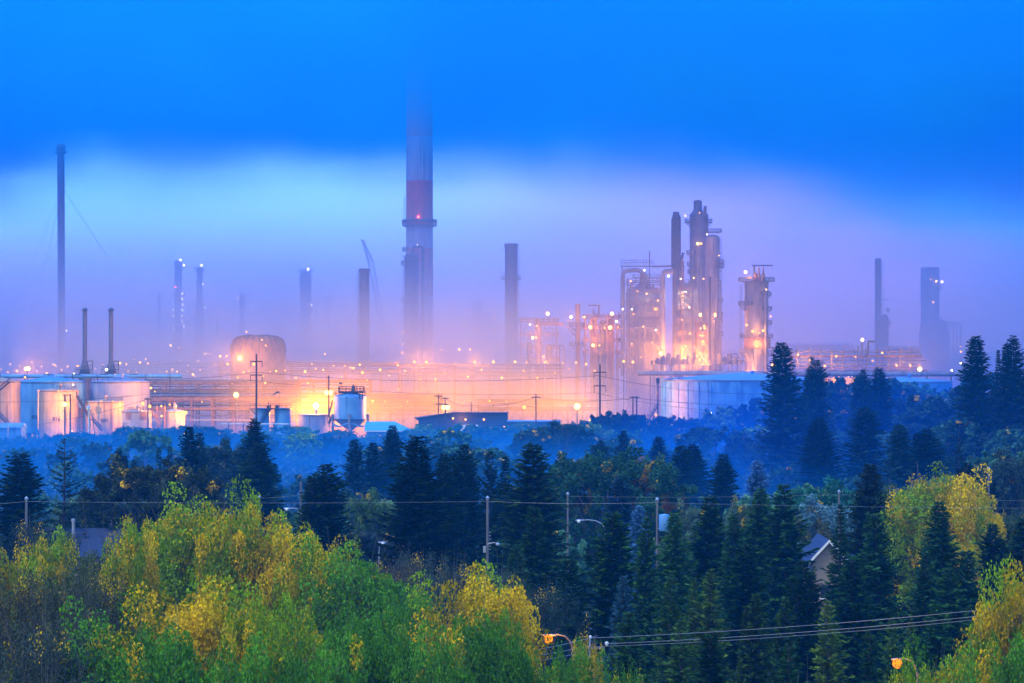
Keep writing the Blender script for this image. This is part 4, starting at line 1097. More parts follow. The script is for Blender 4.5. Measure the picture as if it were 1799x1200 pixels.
# ------------------------------------------------------------------ lamps of the plant
def lamp_proto():
    t = thing("plant_lamp", "small amber lamp on a thin post shining through the plant's haze", "lamp", (0, 0, 0), "small amber plant lamps in the haze")
    MB().tube([(0, 0, 0), (0, 0, -7)], .09, 5).build("post", M["mid"], t)
    MB().ball((0, -.1, .1), 1.0, 8).build("lamp", M["amber"], t, True)
    return t
LP = lamp_proto()
spots = [(2, 649), (10, 660), (14, 654), (30, 652), (25, 651), (65, 652), (73, 644), (92, 640), (96, 641), (99, 644), (119, 644), (135, 643), (138, 643), (97, 658), (101, 659), (181, 641), (201, 641), (211, 638), (225, 652), (240, 654), (235, 631),
         (232, 639), (246, 637), (256, 631), (260, 639), (272, 639), (279, 639), (290, 639.5), (281, 653), (293, 653), (302, 652), (303, 649), (312, 641), (311, 653), (330, 642), (330, 653), (348, 634), (346, 639), (339, 658), (342, 661), (360, 622),
         (365, 622), (369, 622), (387, 626), (398, 626), (300, 607), (315, 611), (428, 654), (437, 652), (475, 653), (485, 652), (501, 651), (536, 653), (555, 648), (568, 650), (586, 643), (606, 643), (621, 647), (616, 646), (637, 655), (571, 622),
         (699, 642), (700, 684), (408, 674), (466, 673), (541, 673), (265, 682), (272, 688), (298, 711), (355, 706), (775, 614), (807, 614), (826, 614), (867, 636), (738, 667), (765, 667), (766, 720), (812, 708), (860, 705), (890, 706), (905, 636),
         (1502, 664), (1462, 661), (1491, 662), (1688, 609), (44, 663), (62, 660), (655, 705), (676, 706), (716, 706), (705, 714), (725, 713),
         (400, 640), (418, 663), (446, 640), (462, 661), (520, 664), (548, 640), (600, 662), (632, 641), (645, 668), (668, 650), (684, 660), (712, 652), (782, 655), (800, 640), (822, 662), (846, 650), (882, 664), (920, 652), (944, 664), (975, 655), (1000, 648), (1030, 640), (1045, 652),  # from here on, extra lamps added at random to fill out the lights
         (150, 652), (168, 648), (18, 640), (34, 643), (56, 636), (82, 656), (108, 650), (222, 640), (265, 648), (318, 634), (352, 650), (378, 640)]
for i, (px, py) in enumerate(spots):
    c = LP if i == 0 else copy_tree(LP)
    D = (905 + (i * 13) % 25 if 380 < px < 1060 else 1000 + (i * 37) % 200) if py < 662 else 905 + (i * 13) % 20
    c.location = P(px, py, D)
    s = L((.8, 1.5, 1.1, 1.9, 1.0, 1.3, .9)[i % 7], D)
    c.scale = (s, s, s)
def flood(name, label, px, py, D, base, power, rp=3.0, k="h", double=False, dual=None, rad=.6, light_dy=2.2, mat="mid", prow=None):
    x = X(px, D)
    t = thing(name, label, "lamp", (x, D, gz(x, D) - .4))
    MB().tube([(x, D, gz(x, D) - .4), (x, D, Zp(py, D) - .2)], [.22, .14], 8).build("post", M[mat], t)
    MB().box((x, D + .2, Zp(py, D) + L(rp, D) * .6), (L(rp * 2, D), .6, .35)).build("head", M["mid"], t)
    for q in ((-rp * .8, rp * .8) if double else (0,)): bulb(t, px + q, py, D - .4, k, rp)
    if power: point(t, px, py, D + light_dy, power, rad=rad)
    return t
flood("floodlight", "brightest floodlight of all, a white ball of glare above the squat lilac tank", 555, 713, 878, 0, 44000, 6, "h", False, rad=1.5)
flood("floodlight", "floodlight on a tall mast just left of the silo", 577, 690, 862, 0, 3000, 3.6, "h", True)
flood("floodlight", "starry floodlight on a thin post left of the tall double armed pole", 415, 694, 862, 0, 22000, 4.2, "h")
flood("floodlight", "pair of blazing floodlights seen over the tank roofs near the lattice pylons", 48, 648, 1010, 0, 9000, 2.6, "h", True)
flood("floodlight", "round amber lamp right of the small white tank", 326, 725, 852, 0, 1800, 3.0, "a")
flood("floodlight", "amber lamp left of the wooden pole beside tank 811", 251, 709, 875, 0, 900, 2.6, "a")
flood("floodlight", "amber lamp right of the wooden pole beside tank 811", 263, 714, 872, 0, 1500, 2.6, "a")
flood("floodlight", "big sodium floodlight behind the two wooden poles at the dark building", 783, 716, 862, 0, 30000, 3.8, "h", True)
flood("floodlight", "big sodium floodlight blazing behind the leafless tree", 1014, 714, 868, 0, 27000, 4.8, "h", rad=1.0)
flood("floodlight", "lamp in the pink mist below the banded chimney, to the left of its twin", 728, 636, 1040, 0, 3500, 2.2, "a")
flood("floodlight", "lamp in the pink mist below the banded chimney, to the right of its twin", 749, 636, 1040, 0, 3500, 2.2, "a")
flood("floodlight", "amber lamp in the mist under the faint tower block", 834, 636, 1050, 0, 2500, 2.4, "a")
flood("floodlight", "lamp in the blue steam just left of the pump deck", 1096, 635, 1030, 0, 800, 2.0, "a")
flood("floodlight", "small pale lamp in front of the big streaked tank", 1248, 726, 835, 0, 40, 2.4, "c")
flood("floodlight", "amber lamp at the foot of the stairs of the big streaked tank", 1152, 729, 864, 0, 60, 2.4, "d")
flood("floodlight", "amber lamp low between tank 816 and its orange neighbour", 127, 757, 862, 0, 700, 1.6, "a")
flood("floodlight", "lamp hidden low behind the spruce by the blue steam, left of the right pipeline", 1393, 676, 900, 0, 900, 2.2, "a")
def twin_poles():
    D = 856
    t = thing("lamp_post", "twin poles joined at the top with a starry lamp before tank 816", "lamp", (X(118, D), D, -.4))
    for px, yt in ((114, 693), (123.5, 692.5)): MB().tube([(X(px, D), D, -.4), (X(px, D), D, Zp(yt, D))], [.3, .2], 8).build("post", M["blackwood"], t)
    MB().box((X(118, D), D - .35, Zp(694, D)), (L(15, D), .2, .3)).build("crossbar", M["blackwood"], t)
    for k in range(4): MB().lathe(P(123.5, 702 + k * 4, D - .3), [(.3, 0), (.3, .25), (.02, .3)], 8).build("insulator", M["wire"], t)
    bulb(t, 114, 710.5, D - .6, "h", 3.4); point(t, 114, 710, D + 2.0, 4200)
twin_poles()
# ------------------------------------------------------------------ poles, wires, street lamps, houses
def pole(label, px, yt, D, w, mat="wood", arms=(), extras=(), name="utility_pole", lean=0, group=None):
    """wooden pole; arms are (row, half width in px, row offset of insulators) ; extras: transformer, lamp, spike"""
    x, g = X(px, D), gz(X(px, D), D) - .4
    zt = Zp(yt, D)
    t = thing(name, label, "utility pole", (x, D, g), group)
    r = L(w, D) / 2
    MB().tube([(x + lean, D, g), (x, D, zt)], [r * 1.15, r * .85], 10).build("post", M[mat], t, True)
    for py, hw, hang in arms:
        z = Zp(py, D)
        MB().box((x, D - r - .08, z), (L(hw * 2, D), .16, max(.16, L(1.9, D))), 0).build("crossarm", M[mat], t)
        for s in (-1, -.5, .5, 1) if not hang else (-1, 1):
            q = (x + s * L(hw, D) * .94, D - r - .08, z)
            if hang: MB().tube([q, (q[0], q[1], z - L(hang, D))], L(.65, D), 6).build("insulator", M["wire"], t)
            else: MB().lathe((q[0], q[1], z + .1), [(.05, 0), (.09, .1), (.05, .2), (.02, .24)], 8).build("insulator", M["alu"], t, True)
    if "spike" in extras:
        MB().lathe((x, D, zt), [(r * .5, 0), (.12, .1), (.15, .25), (.02, .4)], 8).build("insulator", M["alu"], t, True)
    if "transformer" in extras:
        MB().lathe((x + r + .42, D - .1, Zp(918, D) - .65), [(.02, 0), (.36, .02), (.4, .1), (.4, 1.15), (.36, 1.25), (.02, 1.32)], 18).build("transformer", M["bluewhite"], t, True)
        MB().tube([(x, D, Zp(930, D)), (x + r + .2, D, Zp(926, D))], .05, 5).build("bracket", M["alu"], t)
    if "lamp" in extras:
        z = Zp(956, D)
        hb = MB().tube([(x, D - r, z), (x + .45, D - r, z + .12), (x + .75, D - r, z + .1)], .04, 6).build("lamp_arm", M["alu"], t)
        MB().lathe((x + .8, D - r, z - .02), [(.02, .14), (.14, .1), (.17, 0), (.12, -.09), (.02, -.12)], 12).build("lamp_head", M["alu"], t, True)
        MB().box((x - r - .12, D - .05, Zp(965, D)), (.22, .25, .5)).build("meter_box", M["alu"], t)
        for k in range(6): MB().tube([(x + r, D - .1, Zp(935 + 6 * k, D)), (x + r + .13, D - .1, Zp(935 + 6 * k, D))], .025, 5).build("step_bolt", M["alu"], t)
    return t
pole("tall dark pole with two wide crossarms behind the two small railed tanks", 450.5, 622, 838, 3.4, "blackwood", ((635, 11, 10), (659, 11, 11)), ("spike",))
pole("tall blue pole with two crossarms standing in the clear right of the leafless tree", 1054, 640, 790, 3.4, "blackwood", ((654, 11, 10), (678, 11, 11)), ("spike",))
pole("nearer wooden pole with two crossarms at the dark building's low end", 770, 693, 800, 2.4, "blackwood", ((696, 7, 0), (710, 6, 0)))
pole("wooden pole with two crossarms in front of the blazing floodlight", 782, 698, 812, 2.2, "blackwood", ((700, 6, 0), (711, 6, 0)))
pole("bare pole top rising behind the roof of the long dark building", 828, 705, 880, 2.4, "blackwood", (), ("spike",))
pole("wooden pole with one crossarm and a lamp on a long arm", 941.5, 693, 800, 2.6, "blackwood", ((698, 8, 0),), ("spike",))
t = bpy.data.objects["utility_pole.005"]
add_pipe(t, [(941, 717), (936, 714), (924, 714)], .8, 800, "dark", "lamp_arm"); bulb(t, 921, 715.5, 799, "a", 2.6); point(t, 921, 717, 797, 500)
def h_pole():
    D = 815
    t = thing("twin_pole", "H shaped pair of dark poles left of the big streaked tank", "utility pole", (X(1115, D), D, gz(X(1115, D), D) - .4))
    for px in (1112, 1118.5): MB().tube([(X(px, D), D, gz(X(px, D), D) - .4), (X(px, D), D, Zp(696, D))], [.24, .18], 8).build("post", M["blackwood"], t)
    MB().box((X(1115, D), D - .3, Zp(698, D)), (L(17, D), .2, .3)).build("crossbar", M["blackwood"], t)
h_pole()
pole("dark wooden pole with a short crossarm in front of tank 811", 260, 699, 848, 2.6, "blackwood", ((701, 6, 0),), ("spike",))
def tall_mast():
    D = 858
    t = thing("mast", "tall bare mast rising left of the silo past its deck", "mast", (X(577.5, D), D - 3, -.4))
    MB().tube([(X(577.5, D - 3), D - 3, -.4), (X(577.5, D - 3), D - 3, Zp(660, D - 3))], [.26, .2], 8).build("post", M["blackwood"], t)
    stairs(t, P(577, 733, D - 4), P(584, 708, D - 4), .8)
    stairs(t, P(584, 733, D - 4), P(578, 745, D - 4), .8)
    MB().box((X(579, D - 2), D - 2, Zp(733, D)), (3.0, 2, .2)).build("landing", M["dark"], t)
tall_mast()
t = thing("wind_vane", "slanted dark vane on a thin post above the right small railed tank", "wind vane", P(491, 715, 853))
MB().tube([P(491, 718, 853), P(491, 690, 853)], .06, 5).build("post", M["dark"], t)
MB().tube([P(480, 693.5, 853), P(487, 689, 853), P(491, 689, 853)], [.16, .3, .25], 6).build("vane", M["dark"], t)

FR = "plain grey poles of the street among the trees"
pole("pale weathered pole before the dark spruce at the left edge", 46.5, 881, 222, 5.0, "palewood", (), ("spike",))
pole("pale pole with step bolts and a small lamp right of the biggest dark spruce", 856.5, 880, 222, 5.2, "palewood", (), ("spike", "lamp"))
pole("pale pole carrying a box shaped transformer among the green spruces", 1154.5, 883, 216, 4.6, "palewood", (), ("spike", "transformer"))
pole("grey pole top beside the unlit street lamp", 997.5, 872, 262, 4.2, "palewood", (), ("spike",))
pole("blue pole top just behind the pole with the transformer", 1180, 868, 330, 4, "palewood", ((900, 9, 0),), ())
pole("bluish pole top left of the broad many tipped spruce", 528.5, 846, 340, 4, "palewood", (), ())
pole("short pale pole top before the round olive tree", 196, 872, 300, 3.6, "palewood", (), ("spike",))
pole("pale pole top before the round olive tree's left side, the fainter of two", 163, 876, 306, 3.2, "palewood", (), ())
pole("pole top in front of the dark double spruce above the yellow aspens", 456, 877, 285, 3.4, "palewood", (), ("spike",))
pole("bluish pole on the right hillside beside a dark spruce", 1737, 826, 330, 4, "palewood", (), ("spike",))
pole("short bluish pole left of the yellow aspen on the right", 1563.5, 852, 300, 4.6, "palewood", (), ())
pole("pale pole before the bright blue green bush", 1474, 868, 262, 4.2, "palewood", (), ("spike",))
def near_pole():
    D = 151
    x = X(1039, D)
    t = thing("utility_pole", "dark near pole with a pale crossarm beside the yellow twigs at the bottom", "utility pole", (x, D, -.4))
    MB().tube([(x + .1, D, -.4), (x + .06, D, Zp(1127, D))], [.20, .15], 12).build("post", M["blackwood"], t, True)
    MB().tube([(x - .09, D - .2, Zp(1180, D)), (x - .09, D - .2, Zp(1122, D))], .05, 8).build("pole_top_pin", M["alu"], t)
    MB().lathe(P(1037, 1122, D - .2), [(.05, 0), (.08, .05), (.08, .12), (.02, .18)], 10).build("insulator", M["trim"], t, True)
    MB().box((x + .05, D - .25, Zp(1137.5, D)), (L(44, D), .12, .13)).build("crossarm", M["palewood"], t)
    MB().lathe(P(1066, 1132, D - .25), [(.04, -.1), (.1, 0), (.1, .1), (.02, .15)], 10).build("insulator", M["trim"], t, True)
near_pole()
def wire(label, pts, r, sag=0, group=None, mat="wire"):
    """one cable through photo points (px, py, D), sagging between them"""
    out = []
    for (a, b, c), (d, e, f) in zip(pts, pts[1:]):
        p, q = P(a, b, c), P(d, e, f)
        n = 14
        for k in range(n):
            t_ = k / n
            v = p.lerp(q, t_)
            v.z -= sag * 4 * t_ * (1 - t_)
            out.append(v)
    out.append(P(*pts[-1]))
    o = MB().tube(out, r, 5).build("power_line", M[mat], None, False, loc=out[0])
    return tag(o, label, "cable", group)
wire("long pale cable from the left edge pole to the transformer pole", [(-180, 893, 222), (46.5, 881, 222), (856.5, 881, 222), (1154.5, 883, 216), (1960, 893, 216)], .0065, .12, None, "alu")
wire("upper pale cable running right from the grey pole top to the yellow aspen", [(997.5, 872, 262), (1474, 869, 262), (1990, 882, 262)], .0065, .15, None, "alu")
wire("fine cable crossing before the dark double spruce to the bluish pole top", [(370, 872, 300), (528, 869, 300), (860, 880, 300)], .008, .3, None, "alu")
wire("topmost pale wire of the near pole, ending at the yellow tree on the right", [(1037, 1121, 151), (1830, 1060, 151)], .010, .22, None, "alu")
wire("second pale wire of the near pole, tied to the end of its crossarm", [(1066, 1131, 150.8), (1830, 1070, 151)], .010, .22, None, "alu")
wire("third pale wire of the near pole, just under the second", [(1050, 1136, 151), (1830, 1075.5, 151)], .008, .25, None, "alu")
for i, (a, b) in enumerate(((1137, 1128), (1147, 1136), (1156, 1145))):
    wire(["highest of the three short wires under the lit street lamp", "middle one of the three short wires under the lit street lamp", "lowest of the three short wires under the lit street lamp"][i], [(935, a + 6, 156), (1050, b - 6 * (i == 0) - 5 , 151)], .012, .05, None, "alu")
wire("upper dark line strung from the double armed pole to the clear blue pole", [(100, 655, 838), (450, 654, 838), (1052, 660, 790), (1400, 690, 790)], .06, 2.0)
wire("dark line strung between the two double armed poles, lower wire", [(-60, 706, 838), (440, 668, 838), (1045, 690, 790), (1400, 722, 790)], .05, 2.0)
wire("dark cable dipping from the dark building's poles to the lamp arm pole", [(770, 695, 800), (783, 700, 800), (828, 712, 840), (941, 698, 800)], .06, 1.0)
wire("dark cable from the lamp arm pole over to the H shaped poles", [(941, 698, 800), (1114, 699, 815), (1420, 712, 815)], .07, 1.0)
wire("dark cable slung low across the tank numbered 816", [(-30, 756, 845), (260, 701, 848)], .06, 1.6)

def street_lamp(label, px, py, D, dx_, lit, ground=0.0, arm=None, mat="alu"):
    """cobra head lamp: head at (px, py), arm bending to a post dx_ px to the side"""
    if lit: mat = "mid"
    x = X(px + dx_, D)
    g = gz(x, D) - .4
    t = thing("street_lamp", label, "street lamp", (x, D, g))
    z, s = Zp(py, D), (1 if dx_ > 0 else -1)
    xh = X(px, D)
    w = abs(x - xh)
    MB().tube([(x, D, g), (x, D, z - .75)], [.11, .075], 10).build("post", M[mat], t, True)
    MB().tube([(x, D, z - .75), (x - s * w * .12, D, z - .25), (x - s * w * .35, D, z + .05), (x - s * w * .65, D, z + .14), (xh + s * .3, D, z + .12)], .045, 8).build("arm", M[mat], t, True)
    MB().lathe((0, 0, 0), [(.02, -.42), (.10, -.36), (.16, -.1), (.15, .15), (.07, .4), (.02, .42)], 12)
    hd = MB()
    hd.lathe((0, 0, 0), [(.02, -.40), (.10, -.36), (.15, -.1), (.14, .15), (.07, .4), (.02, .42)], 12)
    hd.v = [(xh + c * 1.0, D + b, z + .1 + a * .55) for a, b, c in hd.v]
    hd.build("lamp_head", M[mat], t, True)
    b = MB().ball((xh - s * .06, D - .12, z - .10 * lit), .17 + .09 * lit, 10)
    b.build("lens", M["street"] if lit else M["trim"], t, True)
    if lit: point(t, px, py + 1, D - .45, 110, (1.0, .36, .04), .15)
    return t
street_lamp("lit orange street lamp above the bottom green bushes near the pale crossarm", 965, 1119, 162, 42, True)
street_lamp("lit orange street lamp low at the right before the dark conifers", 1578, 1162, 149, 34, True)
street_lamp("lit orange street lamp half buried in the yellow aspens", 536, 1087, 173, 12, True)
street_lamp("unlit pale street lamp on a long arm before the dark blue trees", 1018, 916, 270, 45, False)
street_lamp("unlit pale street lamp arm at the edge of the yellow aspens' top", 505, 895, 290, 26, False)
street_lamp("unlit curved pale lamp post at the foot of the broad dark spruce", 672, 955, 250, -6, False)

def house(label, D, x0, x1, ridge, eave, wall, roofm, gable=False, depth=9, extras=(), fas="trim", ft=.2):
    xa, xb = X(x0, D), X(x1, D)
    g = gz((xa + xb) / 2, D) - .4
    zr, ze = Zp(ridge, D), Zp(eave, D)
    t = thing("house", label, "house", ((xa + xb) / 2, D + depth / 2, g))
    MB().box(((xa + xb) / 2, D + depth / 2, (g + ze) / 2), (xb - xa, depth, ze - g)).build("wall", M[wall], t)
    if gable:
        xm = (xa + xb) / 2
        MB().prism([(xa, D + .0, ze + .003), (xb, D + .0, ze + .003), (xm, D + .0, zr - .12)], (0, depth, 0)).build("gable", M[wall], t)
        o = .5
        k = (zr - ze) / ((xb - xa) / 2)
        for s in (-1, 1):
            xe = xm + s * ((xb - xa) / 2 + o)
            MB().prism([(xm, D - .5, zr), (xe, D - .5, zr - k * abs(xe - xm)), (xe, D - .5, zr - k * abs(xe - xm) + .16), (xm, D - .5, zr + .16)], (0, depth + 1, 0)).build("roof", M[roofm], t)
            MB().prism([(xm, D - .56, zr - .1), (xe, D - .56, zr - k * abs(xe - xm) - .1), (xe, D - .56, zr - k * abs(xe - xm) + ft), (xm, D - .56, zr + ft)], (0, .05, 0)).build("fascia", M[fas], t)
        w = MB().box((xm, D - .03, (g + ze) / 2 + .3), (1.5, .06, 1.2)).build("window", M["glass"], t)
        MB().box((xm, D - .05, (g + ze) / 2 - .34), (1.8, .12, .1)).build("sill", M["trim"], w)
    else:
        ym = D + depth / 2
        rf = MB().prism([(xa - .5, D - .6, ze - .15), (xa - .5, ym, zr), (xa - .5, D + depth + .6, ze - .15), (xa - .5, D + depth + .6, ze - .3), (xa - .5, ym, zr - .15), (xa - .5, D - .6, ze - .3)], (xb - xa + 1, 0, 0)).build("roof", M[roofm], t)
        for e in extras:
            q = P(e[1], e[2], ym - 2.0)
            if e[0] == "vent":
                MB().lathe((q.x, q.y, q.z), [(.16, -1.6), (.16, .5), (.22, .5), (.22, .75), (.02, .8)], 10).build("vent_pipe", M["alu"], rf, True)
                MB().lathe((q.x, q.y, q.z - 1.5), [(.38, -.05), (.17, .2)], 10).build("flashing", M["alu"], rf, True)
            else: MB().box((q.x, q.y, q.z), (.45, .45, .22)).build("roof_vent", M["dark"], rf)
    return t
house("house with a dark blue shingle roof and a pale vent pipe among the aspens", 280, 60, 215, 933, 975, "siding", "shingle", False, 10, (("vent", 129, 925), ("box", 119, 938), ("box", 149, 938), ("box", 124, 960)))
house("house gable with white trim and tan wall peeping between the conifers", 262, 1428, 1484, 951, 981, "siding", "shingle", True)
house("hill house whose pale gable line sits below the low blue tank", 560, 1614, 1688, 707, 722, "dark", "dark", True, 8, (), "bluewhite", .02)
t = bpy.data.objects["house.002"]; bulb(t, 1667, 704, 556, "d", 1.6)
# ------------------------------------------------------------------ trees
def leaf_mesh(name, V, shade, turn, mat):
    """V: (n, 4, 3) leaf quads; shade and turn: one value per leaf"""
    n = len(V)
    me = bpy.data.meshes.new(name)
    me.vertices.add(n * 4); me.loops.add(n * 4); me.polygons.add(n)
    me.vertices.foreach_set("co", V.astype(np.float32).ravel())
    me.loops.foreach_set("vertex_index", np.arange(n * 4, dtype=np.int32))
    me.polygons.foreach_set("loop_start", np.arange(0, n * 4, 4, dtype=np.int32))
    me.update(calc_edges=True)
    for nm, val in (("shade", shade), ("turn", turn)):
        a = me.attributes.new(nm, "FLOAT", "FACE")
        a.data.foreach_set("value", np.asarray(val, np.float32))
    me.materials.append(M[mat])
    me.validate()
    return me
def quads(C, A, B, la, lb):
    """leaf quads (kite shaped) at centres C along unit axes A, B"""
    a, b = A * la[:, None], B * lb[:, None]
    return np.stack([C - a, C + b - a * .1, C + a, C - b - a * .1], 1)
def unit(v): return v / (np.linalg.norm(v, axis=-1, keepdims=True) + 1e-9)
def aspen_mesh(seed, H=14.0, W=8.0, nclump=46, per=760, leaf=.088, base=.08, spire=1.0, thin=0.0, flat=False, twigs=True, bark="bark", cs=.058, shell=.45):
    """broadleaf tree: forked trunk and limbs ending in upright leaf clumps; returns trunk and crown meshes"""
    g = np.random.default_rng(seed)
    mb = MB()
    lean = g.normal(0, .25, 2)
    top = np.array([lean[0], lean[1], H * .9])
    tr = [np.array([0, 0, 0.0]), np.array([lean[0] * .2, lean[1] * .2, H * .3]), np.array([lean[0] * .6, lean[1] * .6, H * .6]), top]
    mb.tube(tr, [H * .012, H * .009, H * .006, H * .0015], 7)
    cl, sz, tn = [], [], []
    for k in range(nclump):
        f = (k + .5) / nclump
        zc = base + (1 - base) * (f ** .85)
        if flat: prof = math.sqrt(max(0.0, 1 - ((zc - .62) / .42) ** 2)) if zc > .3 else .55
        else: prof = (math.sin(math.pi * min(1, ((zc - base * .4) / (1.03 - base * .4)) ** 1.25)) ** .55)
        az = k * 2.399 + g.normal(0, .35)
        rr = W / 2 * prof * (g.uniform(.55, 1.0) if g.random() < .8 else g.uniform(.1, .5))
        ze = zc if zc < .84 else .84 + (zc - .84) * .55
        c = np.array([rr * math.cos(az), rr * math.sin(az), H * ze * .98])
        s = H * cs * g.uniform(.75, 1.4) * (1.15 if zc > .8 else 1)
        cl.append(c); sz.append(s); tn.append(g.uniform(0, 1) * .42 + .58 * zc)
        zb = max(.12 * H, c[2] - rr * g.uniform(.7, 1.2) - s)
        fb = min(.85, zb / (H * .9))
        st = np.array([lean[0] * fb, lean[1] * fb, zb])
        mid = st * .5 + c * .5 + np.array([0, 0, -.12 * rr])
        mb.tube([st, mid, c + np.array([0, 0, s * .4])], [H * .0034, H * .0022, H * .0008], 5)
        if twigs:
            for q in range(3):
                e = c + g.normal(0, s * .8, 3) + np.array([0, 0, s * .8])
                mb.tube([mid * .3 + c * .7, e], [H * .0011, H * .0004], 4)
    C, S, Tn = [], [], []
    for c, s, t_ in zip(cl, sz, tn):
        n = int(per * g.uniform(.7, 1.3) * (1 - thin))
        nsub = 6
        sub = c + g.normal(0, 1, (nsub, 3)) * np.array([s * .62, s * .62, s * .62 * (1 + .4 * spire)])
        k = g.integers(0, nsub, n)
        d = g.normal(0, 1, (n, 3))
        d = unit(d) * (g.random((n, 1)) ** shell)
        p = sub[k] + d * np.array([s * .66, s * .66, s * (.70 + .30 * spire)])
        C.append(p)
        kk = g.uniform(.62, 1.3, nsub)  # random clump tones imitate light and dark volume in the crown
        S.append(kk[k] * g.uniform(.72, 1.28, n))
        tt = t_ + g.normal(0, .16, nsub)
        Tn.append(tt[k] + g.normal(0, .05, n))
    C = np.concatenate(C); n = len(C)
    A = unit(g.normal(0, 1, (n, 3)) + np.array([0, 0, -.3])); B = unit(np.cross(A, g.normal(0, 1, (n, 3))))
    l = leaf * g.uniform(.7, 1.3, n)
    V = quads(C, A, B, l, l * .85)
    o = mb.build("trunk", M[bark])
    tm = o.data
    bpy.data.objects.remove(o)
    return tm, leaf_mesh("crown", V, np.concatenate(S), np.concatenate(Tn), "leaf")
def spruce_mesh(seed, H=16.0, Rr=3.3, dz=.33, nb=9, step=.24, droop=.24, sparse=0.0, spray=.52, multi=0, power=.62):
    """spruce: tapered trunk, whorls of drooping boughs carrying needle sprays"""
    g = np.random.default_rng(seed)
    mb = MB()
    mb.tube([(0, 0, 0), (0, 0, H * .5), (0, 0, H * .99)], [H * .014, H * .009, H * .0015], 7)
    C, A, B, la, lb, S, Tn = [], [], [], [], [], [], []
    leaders = [(0.0, 0.0, H, Rr, .05)]
    for m in range(multi):
        a = g.uniform(0, 6.28)
        leaders.append((math.cos(a) * Rr * .33, math.sin(a) * Rr * .33, H * g.uniform(.82, .95), Rr * .6, .5))
        mb.tube([(0, 0, H * .4), (leaders[-1][0], leaders[-1][1], H * .55), (leaders[-1][0], leaders[-1][1], leaders[-1][2] * .98)], [H * .006, H * .005, H * .001], 5)
    for lx, ly, h, r0, zb in leaders:
        z = h * (zb + .015)
        irr = g.uniform(.72, 1.18, 24)
        zk, vk = np.linspace(0, h, 14), g.random(14)
        while z < h * .992:
            f = (z / h)
            r = (r0 * (1 - f) ** power * 1.03 + .10) * (.80 + .40 * float(np.interp(z, zk, vk)))
            n = max(4, int(nb * (1 - .35 * f)))
            a0 = g.uniform(0, 6.28)
            for k in range(n):
                if g.random() < sparse: continue
                az = a0 + 6.283 * k / n + g.normal(0, .15)
                ln = r * g.uniform(.72, 1.12) * irr[int(az * 3.8) % 24]
                up = .55 * f - droop * (1 - f) + g.normal(0, .07)
                m = max(2, int(ln / step))
                t = (np.arange(m) + .6) / m
                hx = t * ln
                hz = hx * up + droop * .55 * ln * (t ** 2.4) * (.6 + .5 * f)
                ca, sa = math.cos(az), math.sin(az)
                pts = np.stack([lx + hx * ca, ly + hx * sa, z + hz], 1)
                mb_r = .012 * H * .18
                if g.random() < .5 + sparse: mb.tube([(lx, ly, z), tuple(pts[m // 2]), tuple(pts[-1])], [mb_r, mb_r * .6, .004], 4)
                dirv = np.array([ca, sa, up])
                side = np.array([-sa, ca, 0.0])
                sl = spray * (1.2 - .5 * t) * (.55 + .6 * min(1, r / 1.6))
                sh = g.uniform(.75, 1.25)
                for s in (-1, 1, 0, 0):
                    d = unit(dirv[None, :] * (.75 if s else 1.0) + side[None, :] * (s * g.uniform(.6, .95, (m, 1)) if s else g.normal(0, .35, (m, 1))) + np.array([0, 0, 1.0]) * (g.normal(-.18, .12, (m, 1)) if s else g.normal(-.25, .3, (m, 1))))
                    w = unit(np.cross(d, np.array([0, 0, 1.0]) + g.normal(0, .45, (m, 3))))
                    L_ = sl * g.uniform(.7, 1.25, m)
                    C.append(pts + d * (L_ * .45)[:, None] + g.normal(0, .03, (m, 3))); A.append(d); B.append(w)
                    la.append(L_ * .62); lb.append(L_ * g.uniform(.17, .28, m))
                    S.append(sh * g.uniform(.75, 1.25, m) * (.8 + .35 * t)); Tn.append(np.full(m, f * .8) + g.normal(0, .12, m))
            z += dz * g.uniform(.75, 1.25) * (.55 + .55 * (1 - f) + .12)
    C, A, B = map(np.concatenate, (C, A, B)); la, lb = np.concatenate(la), np.concatenate(lb)
    V = quads(C, A, B, la, lb)
    o = mb.build("trunk", M["darkbark"])
    tm = o.data
    bpy.data.objects.remove(o)
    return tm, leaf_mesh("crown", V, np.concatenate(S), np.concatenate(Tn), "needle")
def bare_mesh(seed, H=8.0, n=14, bark="palebark"):
    g = np.random.default_rng(seed)
    mb = MB()
    def limb(p, d, ln, r, dep):
        pts = [p]
        for k in range(4):
            d = unit(d + g.normal(0, .16, 3) + np.array([0, 0, .07])); pts.append(pts[-1] + d * ln / 4)
        mb.tube(pts, [r * (1 - .18 * k) for k in range(5)], 5)
        if dep:
            for _ in range(3 if dep > 1 else 4):
                k = int(g.integers(1, 5))
                limb(pts[k], unit(d + g.normal(0, .55, 3)), ln * g.uniform(.4, .65), r * .5, dep - 1)
    for k in range(n):
        a = 6.283 * k / n
        limb(np.array([.1 * math.cos(a), .1 * math.sin(a), 0.0]), unit(np.array([math.cos(a) * .45, math.sin(a) * .45, 1.0])), H * g.uniform(.5, .8), H * .006, 2)
    o = mb.build("trunk", M[bark]); tm = o.data; bpy.data.objects.remove(o)
    return tm

